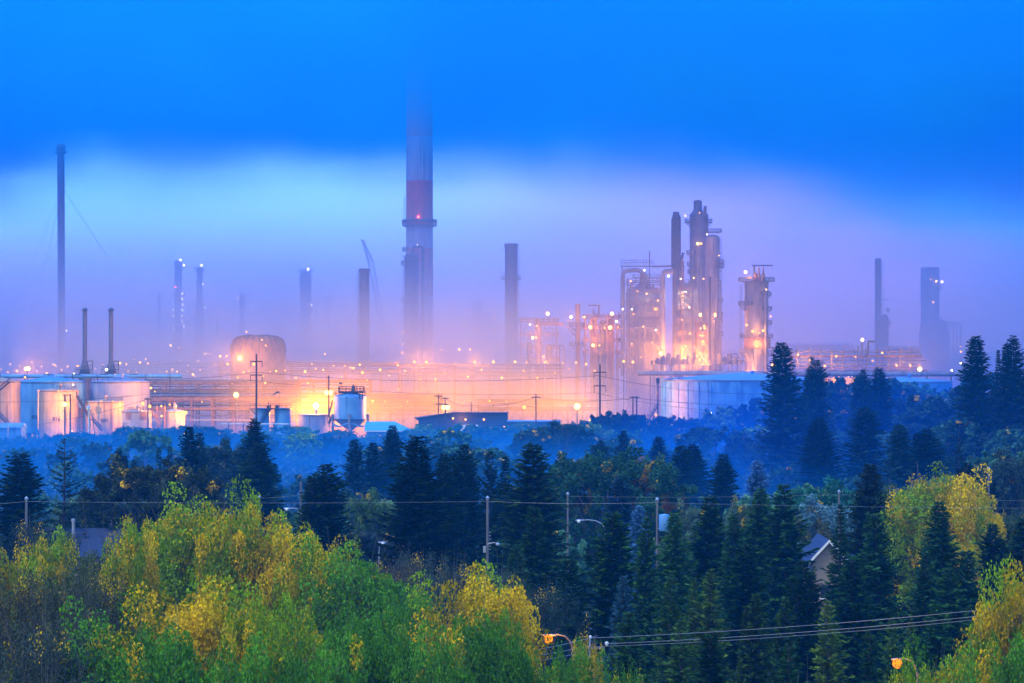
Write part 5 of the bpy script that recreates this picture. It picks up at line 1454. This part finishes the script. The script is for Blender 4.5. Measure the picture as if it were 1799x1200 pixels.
PROTO = {}
for i, kw in enumerate((dict(H=14, W=8.2, nclump=52, spire=.1, per=1150, cs=.076, shell=.22), dict(H=14, W=8.8, nclump=56, spire=.0, per=1150, cs=.08, shell=.2), dict(H=14, W=8, nclump=50, spire=.2, per=1150, cs=.074, shell=.22), dict(H=14, W=9.2, nclump=62, spire=.0, per=1150, cs=.078, shell=.2))):
    PROTO["aspen%d" % i] = (aspen_mesh(21 + i, **kw), 14.0, kw["W"] * 1.0)
PROTO["round0"] = (aspen_mesh(40, H=12, W=11, nclump=90, per=560, leaf=.115, spire=.1, base=.15, twigs=False), 12.0, 12.0)
PROTO["round1"] = (aspen_mesh(41, H=12, W=10, nclump=80, per=560, leaf=.12, spire=.2, base=.12, twigs=False), 12.0, 11.0)
PROTO["elm"] = (aspen_mesh(43, H=12, W=17, nclump=120, per=480, leaf=.13, spire=.0, base=.25, flat=True, twigs=False), 12.0, 18.0)
PROTO["thin0"] = (aspen_mesh(50, H=11, W=7, nclump=60, per=520, leaf=.058, thin=.25, spire=.5), 11.0, 8.0)
PROTO["thin1"] = (aspen_mesh(51, H=11, W=7.5, nclump=54, per=480, leaf=.058, thin=.35, spire=.6), 11.0, 8.4)
for i in range(4): PROTO["bush%d" % i] = (aspen_mesh(60 + i, H=7, W=7.5, nclump=46, per=190, leaf=.21, base=.06, spire=.5 if i % 2 else .15, twigs=False), 7.0, 8.2)
for i, kw in enumerate((dict(Rr=3.1), dict(Rr=2.8, droop=.32, power=.7), dict(Rr=3.5, nb=10, droop=.2, power=.58), dict(Rr=2.5, dz=.38, power=.78))):
    PROTO["spruce%d" % i] = (spruce_mesh(80 + i, **kw), 16.0, kw["Rr"] * 2.05)
for i, kw in enumerate((dict(Rr=3.2, droop=.3, sparse=.12), dict(Rr=3.0, nb=8, power=.5, droop=.18), dict(Rr=3.4, dz=.42, sparse=.18, droop=.35, power=.7), dict(Rr=2.9, multi=1, power=.66))): PROTO["spruce%d" % (4 + i)] = (spruce_mesh(180 + i, **kw), 16.0, kw["Rr"] * 2.05)
PROTO["multi"] = (spruce_mesh(90, Rr=4.2, multi=4, droop=.15, nb=7), 16.0, 8.6)
PROTO["scraggly"] = (spruce_mesh(91, Rr=3.3, sparse=.45, dz=.62, droop=.30, spray=.34), 16.0, 6.8)
PROTO["green0"] = (spruce_mesh(95, Rr=3.4, droop=.10, nb=7, spray=.6, power=.66), 16.0, 7.0)
PROTO["green1"] = (spruce_mesh(96, Rr=3.0, droop=.05, nb=7, spray=.6, power=.72, sparse=.06), 16.0, 6.3)
PROTO["green2"] = (spruce_mesh(195, Rr=3.3, droop=.16, nb=8, spray=.6, power=.58, sparse=.1), 16.0, 6.8)
PROTO["green3"] = (spruce_mesh(196, Rr=3.1, droop=.02, nb=7, spray=.62, power=.8, multi=1), 16.0, 6.4)
PROTO["larch"] = (spruce_mesh(97, Rr=3.0, droop=.02, nb=8, spray=.5, sparse=.12, dz=.42, power=.7), 16.0, 6.2)
PROTO["small0"] = (spruce_mesh(98, H=12, Rr=2.6, dz=.46, nb=7, step=.42, spray=.62), 12.0, 5.3)
PROTO["small1"] = (spruce_mesh(99, H=12, Rr=2.2, dz=.5, nb=7, step=.42, spray=.62, droop=.36), 12.0, 4.5)
BARE = [bare_mesh(5), bare_mesh(6, n=9), bare_mesh(7, n=6)]

VARY = {"spruce0": ("spruce0", "spruce4", "spruce5"), "spruce1": ("spruce1", "spruce6", "spruce7"), "spruce2": ("spruce2", "spruce4", "multi"), "green0": ("green0", "green2", "green3"), "green1": ("green1", "green2", "spruce7")}
WIDE = {"spruce_tree": 1.15, "conifer_tree": 1.15, "aspen_tree": 1.18, "broadleaf_tree": 1.2}
for k_ in list(PROTO):                        # true height and spread of each crown
    (tm_, cm_), H_, W_ = PROTO[k_]
    a_ = np.empty(len(cm_.vertices) * 3, np.float32); cm_.vertices.foreach_get("co", a_); a_ = a_.reshape(-1, 3)
    r_ = np.hypot(a_[:, 0], a_[:, 1])
    PROTO[k_] = ((tm_, cm_), float(np.percentile(a_[:, 2], 99.7)), 2 * float(np.percentile(r_, 95)))
def new_tree(name, key, label, x, y, zt, w, col, turn, group=None, rz=None, cat="tree", bark=None, sink=.3):
    if key in VARY: key = VARY[key][int(abs(x) * 7.3 + y) % len(VARY[key])]
    (tm, cm), H, W = PROTO[key]
    g = gz(x, y) - sink
    t = thing(name, label, cat, (x, y, g), group)
    sz, sx = (zt - g) / H, w / W
    t.scale = (sx, sx, sz)
    t.rotation_euler = (rng.gauss(0, .018), rng.gauss(0, .018), rng.uniform(0, 6.28) if rz is None else rz)
    if name in WIDE: t.scale.x *= WIDE[name]; t.scale.y *= WIDE[name]
    for nm, me in (("trunk", tm), ("crown", cm)):
        o = bpy.data.objects.new(nm, me)
        COL.objects.link(o)
        o.parent = t
        if name in ("spruce_tree", "conifer_tree"): k = rng.uniform(.75, 1.45); col = (col[0] * k, col[1] * k, col[2] * k * .6) if col[2] < .06 else (col[0] * .85, col[1] * .95, col[2] * 1.05)
        if nm == "crown": o.color = (*col, max(0.0, turn - .22))
    return t
def tree(name, key, label, px, py, D, wpx, col, turn=0.0, group=None):
    return new_tree(name, key, label, X(px, D), D, Zp(py, D), L(wpx, D), col, turn, group)

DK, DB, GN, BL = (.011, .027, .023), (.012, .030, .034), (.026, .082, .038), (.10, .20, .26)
S = "spruce_tree"
for px, py, D, w, key, col, label in (
    (30, 798, 268, 125, "spruce0", DK, "big dark spruce at the left edge behind the pale pole"),
    (112, 772, 285, 90, "scraggly", DK, "scraggly spruce with drooping half bare boughs right of the left edge spruce"),
    (205, 790, 335, 52, "spruce1", DB, "slim spruce left behind the round olive tree, taller of two"),
    (236, 808, 340, 46, "spruce3", DB, "smaller slim spruce behind the round olive tree's left shoulder"),
    (333, 752, 350, 74, "spruce1", DB, "dark spruce rising behind the round olive tree, left one of a pair"),
    (352, 762, 356, 66, "spruce3", DB, "dark spruce behind the round olive tree, right one of the pair"),
    (279, 786, 430, 26, "small1", DB, "tiny spruce tip in the blue thicket, left of two"),
    (291, 784, 432, 26, "small1", DB, "tiny spruce tip in the blue thicket, right of two"),
    (448, 738, 372, 76, "spruce1", DB, "tall dark spruce below the two small railed tanks"),
    (462, 782, 330, 104, "spruce2", DK, "wide dark spruce standing in front of the tall one under the railed tanks"),
    (576, 820, 255, 128, "multi", DK, "broad dark spruce with many upright tips above the yellow aspens"),
    (622, 773, 400, 66, "spruce0", DB, "blue dark spruce under the squat lilac tank and silo, left of three"),
    (655, 779, 405, 70, "spruce1", DB, "blue dark spruce below the teal roof, middle of three"),
    (682, 757, 440, 40, "spruce3", DB, "narrow spruce before the teal roofed workshop, shorter twin"),
    (693, 749, 440, 58, "spruce0", DB, "spruce before the teal roofed workshop, taller twin"),
    (732, 770, 246, 150, "spruce2", DK, "largest dark spruce, in the middle left of the bolt stepped pole"),
    (770, 800, 262, 84, "spruce1", DK, "dark spruce leaning on the right side of the largest one"),
    (722, 775, 330, 70, "spruce3", DB, "spruce hidden just behind the largest dark spruce"),
    (815, 785, 285, 82, "multi", DB, "open topped bluish spruce behind the bolt stepped pole"),
    (862, 795, 300, 70, "spruce1", DK, "dark spruce right behind the bolt stepped pole, left tip"),
    (884, 803, 304, 62, "spruce3", DK, "dark spruce right behind the bolt stepped pole, right tip"),
    (935, 783, 243, 140, "spruce0", DK, "tall dark spruce left of the grey pole top and the unlit lamp"),
    (1055, 776, 470, 46, "multi", DB, "small wide spruce above the broad flat elm"),
    (1097, 758, 480, 48, "spruce1", DB, "small blue spruce above the elm near the H shaped poles, taller one"),
    (1080, 784, 476, 36, "small0", DB, "small dark spruce between two others on the elm's skyline"),
    (1155, 768, 470, 54, "spruce0", DB, "neat small spruce standing alone below the stairs of the streaked tank"),
    (1197, 784, 396, 84, "spruce2", DB, "dark blue spruce right of the elm with the orange patch, front one"),
    (1216, 782, 410, 70, "spruce1", DB, "dark blue spruce right of the elm, back one"),
    (1272, 800, 375, 74, "spruce0", DB, "pointed dark spruce left of the silvery blue spruce"),
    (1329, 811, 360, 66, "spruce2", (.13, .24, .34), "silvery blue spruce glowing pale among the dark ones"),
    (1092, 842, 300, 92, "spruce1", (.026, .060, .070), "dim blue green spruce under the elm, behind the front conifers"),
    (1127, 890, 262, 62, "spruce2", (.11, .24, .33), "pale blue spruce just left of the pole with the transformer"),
    (1380, 604, 480, 92, "spruce0", DB, "tall spruce at the right end of the big streaked tank"),
    (1434, 636, 492, 72, "multi", DB, "round shouldered spruce right of the tall one by the streaked tank"),
    (1419, 628, 500, 26, "small1", DB, "thin spire between the tall spruce and its round shouldered neighbour"),
    (1519, 652, 520, 50, "multi", DB, "spruce with crooked top before the low blue tank, left of two"),
    (1541, 648, 522, 66, "spruce0", DB, "spruce before the low blue tank, right of two"),
    (1718, 592, 450, 84, "spruce0", DB, "tallest spruce at the right, just past the low blue tank"),
    (1749, 616, 456, 34, "spruce3", DB, "slim spruce between the two tall ones at the right edge"),
    (1780, 592, 446, 66, "spruce1", DB, "tall spruce near the right edge of the photo"),
    (1806, 640, 450, 60, "spruce2", DB, "spruce cut by the right edge on the hill"),
    (1442, 735, 425, 76, "spruce1", DB, "dark blue spruce on the hillside below the round shouldered one"),
    (1516, 716, 432, 100, "spruce2", DB, "massive dark blue spruce in the middle of the right hillside"),
    (1578, 747, 400, 80, "spruce0", DB, "pointed spruce on the hillside above the yellow aspen, left one"),
    (1628, 754, 404, 78, "spruce1", DB, "spruce on the hillside above the yellow aspen, right one"),
    (1682, 778, 390, 40, "small1", DB, "slim spruce right of the ones above the yellow aspen"),
    (1701, 815, 330, 72, "spruce1", DK, "dark spruce right of the yellow aspen's top"),
    (1745, 842, 345, 60, "spruce3", DB, "dark spruce behind the bluish pole on the right hillside"),
    (1795, 820, 352, 56, "spruce1", DB, "dark spruce at the right edge behind the bluish hillside pole"),
    (1536, 820, 238, 118, "spruce2", (.016, .028, .024), "tall dark spruce whose top is hung with brown cones"),
):
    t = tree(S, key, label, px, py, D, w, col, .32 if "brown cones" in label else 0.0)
for px, py, D, w, key, col, label in (
    (1075, 903, 206, 128, "green0", GN, "green spruce between the tall dark one and the transformer pole, wider one"),
    (1132, 912, 204, 74, "green1", GN, "slim green spruce left against the transformer pole"),
    (1182, 905, 212, 86, "green1", GN, "slim green spruce right against the transformer pole"),
    (1243, 876, 228, 108, "green0", GN, "green spruce right of the transformer pole, first tall one"),
    (1290, 905, 222, 80, "green1", GN, "green spruce filling the gap between two taller green ones"),
    (1330, 862, 232, 92, "green1", GN, "green spruce in front of the silvery blue one"),
    (1380, 853, 228, 104, "green0", GN, "tallest of the front green spruces, left of the white trimmed gable"),
    (1472, 888, 214, 66, "spruce3", (0.019, 0.063, 0.042), "narrow dark spruce right against the white trimmed gable"),
    (1548, 905, 198, 104, "green0", (0.023, 0.074, 0.045), "dark green spruce in front of the cone hung one"),
    (1647, 884, 202, 104, "green1", (0.018, 0.060, 0.039), "dark spruce standing before the yellow aspen at right"),
    (1615, 972, 188, 80, "green1", (0.017, 0.052, 0.039), "dark lower spruce at the foot of the yellow aspen"),
    (1672, 1000, 185, 92, "green0", (0.026, 0.077, 0.045), "bushy dark spruce right of the yellow aspen's foot"),
    (1748, 925, 214, 92, "spruce2", (0.016, 0.049, 0.036), "dark spruce right of the yellow aspen"),
    (1790, 912, 210, 96, "spruce0", (0.016, 0.049, 0.036), "dark spruce at the right edge above the yellow leaved tree"),
    (938, 895, 216, 96, "green0", (0.026, 0.077, 0.048), "green spruce standing before the tall dark one, left of the unlit lamp"),
    (905, 960, 208, 70, "green1", (0.023, 0.070, 0.048), "short dim spruce left below the green one by the unlit lamp"),
    (1000, 985, 205, 92, "green0", (0.018, 0.060, 0.042), "dim green spruce below the unlit street lamp"),
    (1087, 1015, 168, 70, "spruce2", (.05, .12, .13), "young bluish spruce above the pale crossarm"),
    (1100, 1078, 158, 92, "green0", (0.026, 0.081, 0.036), "dark green conifer right behind the near pole's crossarm"),
    (1168, 1012, 172, 78, "larch", (.055, .13, .055), "feathery green conifer, leftmost of three pale tipped ones"),
    (1214, 1016, 172, 56, "larch", (.055, .125, .05), "feathery green conifer, middle one of three pale tipped ones"),
    (1243, 1002, 171, 84, "larch", (.065, .125, .045), "feathery green conifer with reddish twigs, right one of three"),
    (1195, 1085, 158, 90, "larch", (.05, .115, .05), "loose green conifer below the three pale tipped ones"),
    (1325, 1048, 166, 74, "green1", (.04, .09, .04), "slim conifer under the twin wires, left of the pale larch"),
    (1300, 960, 196, 110, "green0", (0.017, 0.056, 0.039), "dark spruce filling the middle between the wires and the tall green ones"),
    (1424, 990, 190, 100, "spruce2", (0.016, 0.052, 0.039), "dark spruce below the white trimmed gable, left one"),
    (1500, 985, 186, 104, "green0", (0.017, 0.060, 0.039), "dark spruce below the white trimmed gable, right one"),
    (1377, 1052, 170, 74, "green1", (.035, .085, .04), "green conifer tip touching the twin wires"),
    (1458, 1058, 160, 84, "larch", (.12, .20, .05), "pale yellowish larch under the twin wires"),
    (1531, 1112, 152, 84, "spruce1", (0.018, 0.063, 0.039), "dark conifer left of the lit lamp at right"),
    (1568, 1086, 166, 58, "larch", (.05, .11, .045), "slender conifer directly behind the lit lamp at right"),
    (1597, 1088, 166, 50, "larch", (.05, .10, .045), "slender conifer right of the lit lamp's head"),
    (1650, 1065, 168, 96, "green0", (0.018, 0.060, 0.036), "dark conifer between the lit lamp and the yellow leaved tree"),
    (1250, 1120, 150, 110, "green0", (0.018, 0.063, 0.034), "dark drooping conifer at the bottom right of the near pole"),
    (1110, 1140, 140, 96, "green1", (0.018, 0.063, 0.039), "dim conifer at the bottom beside the near pole"),
    (1700, 970, 200, 90, "green1", (0.017, 0.056, 0.039), "dark conifer behind the bushy one near the right edge"),
    (1385, 1130, 150, 92, "spruce1", (0.016, 0.060, 0.036), "dark conifer at the bottom between larch and drooping one"),
):
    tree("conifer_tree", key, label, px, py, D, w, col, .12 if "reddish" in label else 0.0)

AG, AO, AY = (.085, .255, .016), (.20, .34, .010), (.30, .26, .018)
A_ = "aspen_tree"
for px, py, D, w, key, col, turn, label in (
    (338, 878, 172, 200, "aspen3", AO, .36, "big green gold aspen at the top of the left group"),
    (415, 888, 166, 130, "aspen2", AO, .66, "golden tipped aspen right of the big green gold one"),
    (236, 925, 163, 110, "aspen0", AO, .66, "yellow aspen at the left shoulder of the group, beside the blue roof"),
    (497, 918, 166, 150, "aspen1", AO, .66, "wide yellow aspen in front of the broad dark spruce's left side"),
    (560, 952, 160, 130, "aspen2", AO, .58, "yellow green aspen sloping down to the right of the group"),
    (636, 978, 156, 180, "aspen3", AG, .22, "big green aspen below the broad many tipped spruce"),
    (705, 1048, 150, 120, "aspen1", AG, .12, "green aspen left of the golden one in the middle"),
    (352, 1034, 132, 240, "aspen1", AO, .78, "brightest yellow aspen low on the left"),
    (455, 1072, 128, 130, "aspen0", AO, .55, "half yellow aspen right below the brightest yellow one"),
    (518, 1074, 126, 130, "aspen2", AO, .46, "aspen with gold tips beside the half buried orange lamp"),
    (196, 1082, 128, 210, "aspen3", AG, .30, "rounded green aspen at the lower left"),
    (612, 1098, 120, 130, "aspen0", AG, .24, "leafy green aspen at the bottom, right of the half buried lamp"),
    (700, 1108, 120, 130, "aspen2", AG, .16, "dark green aspen at the bottom middle"),
    (560, 1130, 112, 150, "aspen3", AG, .12, "fresh green aspen at the very bottom under the half buried lamp"),
    (830, 1010, 142, 190, "aspen1", AO, .70, "golden aspen standing apart in the middle"),
    (838, 1088, 124, 150, "aspen0", AG, .22, "green aspen under the golden one in the middle"),
    (760, 1118, 118, 130, "aspen3", AG, .10, "deep green aspen left below the golden middle one"),
    (900, 1102, 124, 100, "aspen2", AG, .32, "green aspen with few yellow leaves left of the lit street lamp"),
    (992, 1142, 124, 100, "aspen1", AG, .28, "green aspen directly below the lit street lamp"),
    (82, 945, 176, 100, "aspen2", AO, .62, "aspen with a yellow top before the blue shingle roof"),
    (165, 985, 168, 150, "aspen0", (.085, .125, .030), .14, "dull green aspen right before the blue shingle roof"),
    (8, 975, 166, 110, "aspen1", AO, .60, "yellowing aspen cut by the left edge"),
    (430, 1140, 108, 190, "aspen1", AG, .26, "bottom green aspen under the brightest yellow one"),
    (290, 1120, 112, 180, "aspen0", AG, .40, "bottom aspen with yellow flecks left under the brightest yellow one"),
    (1655, 826, 236, 170, "aspen3", AO, .66, "tall golden aspen at the right above the dark spruces"),
    (1592, 862, 240, 130, "aspen1", (.05, .13, .045), .12, "green aspen at the left flank of the tall golden one"),
    (1712, 882, 232, 110, "aspen0", AO, .84, "all golden aspen at the right flank of the tall one"),
    (1690, 960, 226, 90, "aspen2", AO, .66, "golden aspen hanging low below the tall right one"),
    (1782, 1005, 130, 170, "aspen1", AO, .68, "yellow leaved tree cut by the right edge"),
    (1690, 1150, 116, 160, "aspen3", AG, .40, "bottom right green aspen with yellow sprigs"),
    (1770, 1128, 112, 150, "aspen0", AG, .48, "aspen in the bottom right corner"),
    (1630, 1175, 112, 100, "aspen2", AO, .50, "yellow tipped bush top left of the bottom right aspens"),
    (1040, 1120, 134, 60, "thin1", AO, .85, "thin yellow twigs hanging beside the near dark pole"),
    (1062, 1180, 118, 60, "thin0", AG, .05, "small green bush tip at the bottom, left of two"),
    (1112, 1180, 118, 66, "thin0", AG, .05, "small green bush tip at the bottom, right of two"),
):
    tree(A_, key, label, px, py, D, w, col, turn)
OL, GY = (.055, .075, .030), (.060, .085, .060)
B_ = "broadleaf_tree"
for px, py, D, w, key, col, turn, label in (
    (275, 815, 290, 200, "round0", (.040, .060, .024), .06, "round olive tree behind the yellow aspens on the left"),
    (320, 838, 286, 130, "round1", (.040, .058, .024), .06, "lower right half of the olive crowned pair behind the aspens"),
    (1062, 798, 325, 230, "elm", (.030, .105, .055), .10, "broad flat topped elm with orange patches in the centre"),
    (1130, 812, 330, 84, "aspen2", (.30, .14, .02), .6, "rust orange treetop at the elm's right end"),
    (1172, 852, 328, 60, "aspen0", (.32, .15, .02), .6, "small rust orange treetop left of the blue pole top"),
    (1012, 808, 332, 90, "round0", (.13, .13, .02), .4, "yellowish crown at the elm's left end"),
    (645, 868, 300, 96, "round1", (.07, .15, .04), .10, "soft green tree in the gap between the two darkest spruces"),
    (655, 930, 262, 110, "round0", (.050, .095, .10), 0, "grey blue bush below the soft green tree in the spruce gap"),
    (1452, 848, 320, 120, "round1", (.030, .160, .085), 0, "bright blue green bush right of the white snag"),
    (1440, 880, 290, 130, "round1", (.10, .22, .24), 0, "pale silvery bush below the bright blue green one"),
    (1305, 885, 290, 90, "round0", (.09, .14, .05), .25, "yellowish tree peeping between the front green spruces"),
    (1222, 892, 280, 100, "round0", (.09, .17, .10), .1, "pale bush right behind the transformer pole"),
    (1415, 900, 288, 90, "round1", (.10, .12, .045), .3, "olive yellow tree behind the white trimmed gable"),
    (1778, 795, 345, 100, "round1", (.040, .075, .055), .12, "tree with a few brown leaves at the right edge"),
    (1782, 900, 250, 90, "round0", (.060, .10, .045), .3, "greenish yellow crown at the right edge above the dark spruces"),
    (730, 970, 205, 100, "thin0", GY, .05, "grey green shrub tree right of the curved lamp post"),
    (690, 985, 200, 90, "thin1", (.09, .08, .05), .15, "brownish twiggy tree at the curved lamp post"),
    (800, 990, 186, 120, "thin0", GY, .05, "grey green shrub tree left under the bolt stepped pole"),
    (880, 1000, 192, 110, "thin1", GY, .03, "grey green shrub tree right under the bolt stepped pole"),
    (960, 1030, 176, 120, "thin0", (.030, .065, .050), .08, "dim leafy tree between golden aspen and dim spruces"),
    (740, 1020, 172, 130, "thin0", (.045, .085, .055), .03, "dull green tree between the big green aspen and the golden one"),
    (40, 1005, 150, 150, "thin0", (.085, .085, .035), .22, "brown green thinning tree at the lower left edge"),
    (120, 1005, 146, 150, "thin1", (.070, .085, .040), .12, "brown green thinning tree right of the one at the lower left edge"),
    (205, 1010, 150, 130, "thin0", (.075, .080, .038), .16, "brownish dim tree under the blue shingle roof"),
    (20, 1090, 126, 170, "thin1", (.050, .070, .045), .08, "dark bare limbed thicket tree in the bottom left corner"),
    (95, 1105, 122, 170, "thin0", (.045, .070, .045), .10, "dark thicket tree with pale stems at the bottom left"),
    (60, 915, 210, 110, "thin0", (.030, .060, .050), .02, "dark teal bushy tree around the pale pole at left"),
    (100, 925, 215, 80, "thin1", (.032, .062, .050), .02, "dark teal bush left against the blue shingle roof"),
    (205, 940, 205, 60, "thin1", (.06, .09, .06), .05, "greyish bush at the blue shingle roof's right end"),
    (175, 870, 320, 120, "round1", (.030, .070, .050), .03, "dark bush before the slim spruces on the left"),
    (395, 778, 410, 110, "round1", (.030, .062, .046), .0, "dim round tree left of the tall spruce below the railed tanks"),
    (985, 742, 640, 100, "round1", (.024, .058, .048), 0, "dusky round tree whose leafless top shows against the orange glow"),
    (940, 760, 630, 70, "round0", (.030, .070, .052), 0, "dusky round tree left below the leafless topped one"),
):
    tree(B_, key, label, px, py, D, w, col, turn)
FILL = ("pale blue green leafy tree filling the gaps between the dark spruces", "leafy trees between the dark spruces")
fr = random.Random(5)
for D0, n in ((300, 17), (345, 19), (262, 11), (215, 7)):
    for k in range(n):
        px = -190 + 2180 * (k + fr.uniform(.1, .9)) / n
        D = D0 + fr.uniform(-14, 14)
        if (D < 275 and 1395 < px < 1490) or (D < 240 and -30 < px < 1830): continue
        h = fr.uniform(4.5, 8.5) if D0 > 270 else fr.uniform(4, 6.5)
        k_ = fr.uniform(.8, 1.25)
        c = fr.choice(((.075, .22, .115), (.06, .18, .115), (.12, .22, .07), (.065, .17, .14)))
        new_tree("leafy_tree", fr.choice(("round0", "round1", "bush0", "bush1")), FILL[0], X(px, D), D, gz(X(px, D), D) + h, h * fr.uniform(.95, 1.3), tuple(q * k_ for q in c), .0, FILL[1])
def bare(label, i, px, py, D, w, yb=None, mat=None):
    g = Zp(yb, D) if yb else gz(X(px, D), D) - .3
    t = thing("bare_tree", label, "tree", (X(px, D), D, g))
    me = BARE[i]
    zt = max(v.co.z for v in me.vertices); ww = max(abs(v.co.x) for v in me.vertices) * 2
    t.scale = (L(w, D) / ww, L(w, D) / ww, (Zp(py, D) - g) / zt)
    o = bpy.data.objects.new("trunk", me); COL.objects.link(o); o.parent = t
    if mat: o.material_slots[0].link = "OBJECT"; o.material_slots[0].material = M[mat]
bare("leafless twiggy treetop black against the big orange floodlight", 0, 992, 710, 628, 52, None, "blackwood")
bare("bare branched tree left under the bolt stepped pole", 1, 815, 945, 178, 70)
bare("bare branched sapling right under the bolt stepped pole", 2, 882, 955, 184, 40)
bare("white dead snag before the dark blue hillside", 2, 1402, 842, 322, 34, 905, "trim")
bare("pale leafless scrub at the bottom right of the larch", 0, 1400, 1150, 124, 120)
bare("leafless pale stems in the lower left thicket", 1, 95, 1092, 118, 60)
bare("leafless pale branches in the left thicket above the stems", 2, 40, 1060, 122, 50)

# the misty thicket between the street trees and the plant
ZONES = ((-60, 180, "blue bush in the misty thicket below the numbered tanks"), (180, 400, "blue bush in the misty thicket below the small white tank"), (400, 640, "blue bush in the misty thicket below the railed tanks and silo"),
         (640, 900, "blue bush in the misty thicket below the long dark building"), (900, 1150, "blue bush in the misty thicket below the leafless tree"), (1150, 1400, "blue bush in the misty thicket before the big streaked tank"),
         (1400, 1600, "deep blue bush on the right hillside among the spruces"), (1600, 1900, "deep blue bush on the right hillside under the tall edge spruces"))
GR = ("bushes below the numbered tanks", "bushes below the small white tank", "bushes below the railed tanks", "bushes below the dark building", "bushes below the leafless tree", "bushes before the streaked tank", "hillside bushes among spruces", "hillside bushes at the right edge")
br = random.Random(77)
def bush(px, D, h, w, col=None):
    z = next((i for i, q in enumerate(ZONES) if q[0] <= px < q[1]), None)
    if z is None: return
    x = X(px, D)
    k = br.uniform(.75, 1.3)
    c = col or br.choice(((.045, .16, .10), (.07, .21, .11), (.025, .08, .075), (.12, .29, .10), (.035, .12, .09)))
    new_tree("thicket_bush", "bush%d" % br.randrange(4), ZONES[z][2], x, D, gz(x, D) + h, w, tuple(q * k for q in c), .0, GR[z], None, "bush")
SKY = ([-50, 0, 70, 100, 150, 185, 235, 300, 360, 430, 520, 600, 640, 720, 760, 850, 900, 980, 1070, 1160],
       [782, 781, 778, 765, 755, 762, 744, 752, 750, 752, 752, 760, 772, 747, 747, 747, 747, 745, 730, 738])
px = -50
while px < 1160:                              # skyline row along the fence of the plant
    top = np.interp(px, SKY[0], SKY[1])
    D = br.uniform(770, 815)
    zt = Zp(top + br.uniform(-4, 7), D)
    if zt > 1.5: bush(px, D, zt - gz(X(px, D), D), br.uniform(7.5, 11))
    px += br.uniform(26, 44)
for px, top in ((1060, 728), (1090, 724), (1120, 730), (1175, 733), (1205, 738), (1235, 735), (1270, 738), (1300, 715), (1330, 700), (1345, 725), (1290, 742), (1215, 748), (1180, 752)):
    D = br.uniform(690, 780); x = X(px, D)
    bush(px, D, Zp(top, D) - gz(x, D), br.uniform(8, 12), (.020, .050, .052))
for D0, hm, stp in ((720, 6.0, 58), (650, 6.0, 64), (580, 6.0, 72), (515, 5.5, 84), (455, 5.0, 96), (400, 4.6, 112), (350, 4.2, 125)):
    px = -60 + br.uniform(0, 30)
    while px < 1870:
        D = D0 + br.uniform(-28, 28)
        if not (470 < px < 720 and 430 < D < 640 and br.random() < .75):
            sk = float(np.interp(px, SKY[0], SKY[1])) + 9 if px < 1160 else 0
            hh = hm * br.choice((.55, .7, .9, 1.0, 1.2, 1.55)) * br.uniform(.85, 1.1) * (1.25 if px > 1350 else 1)
            if sk: hh = max(1.5, min(hh, Zp(sk, D) - gz(X(px, D), D)))
            bush(px, D, hh, hh * br.uniform(1.1, 1.6))
        px += stp * br.uniform(.75, 1.3)
for px, py, D in ((1475, 665, 590), (1490, 690, 575), (1560, 700, 560), (1600, 690, 640), (1620, 725, 520), (1700, 680, 520), (1760, 690, 500), (1790, 670, 510), (1735, 720, 470), (1465, 720, 560), (1415, 730, 540), (1350, 760, 520), (1300, 770, 540), (1660, 770, 470), (1690, 740, 500), (1770, 750, 440)):
    x = X(px, D); h = Zp(py, D) - gz(x, D)
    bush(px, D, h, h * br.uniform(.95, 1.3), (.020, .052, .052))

def undergrowth():
    """low scrub and long grass over the valley floor"""
    g = np.random.default_rng(4)
    n = 80000
    D = 120 + 760 * g.random(n) ** 1.2
    x = (g.random(n) * 2 - 1) * D * .27
    z = np.array([gz(a, b) for a, b in zip(x, D)])
    C = np.stack([x, D, z - .3 + g.random(n) ** 2 * 1.3], 1)
    A = unit(g.normal(0, 1, (n, 3)) + np.array([0, 0, .8])); B = unit(np.cross(A, g.normal(0, 1, (n, 3))))
    l = (.18 + .0009 * D) * g.uniform(.6, 1.5, n)
    me = leaf_mesh("undergrowth", quads(C, A, B, l, l * .6), g.uniform(.6, 1.3, n), g.random(n), "leaf")
    o = bpy.data.objects.new("undergrowth", me); COL.objects.link(o)
    o.color = (.034, .075, .042, .06)
    tag(o, kind="stuff")
undergrowth()
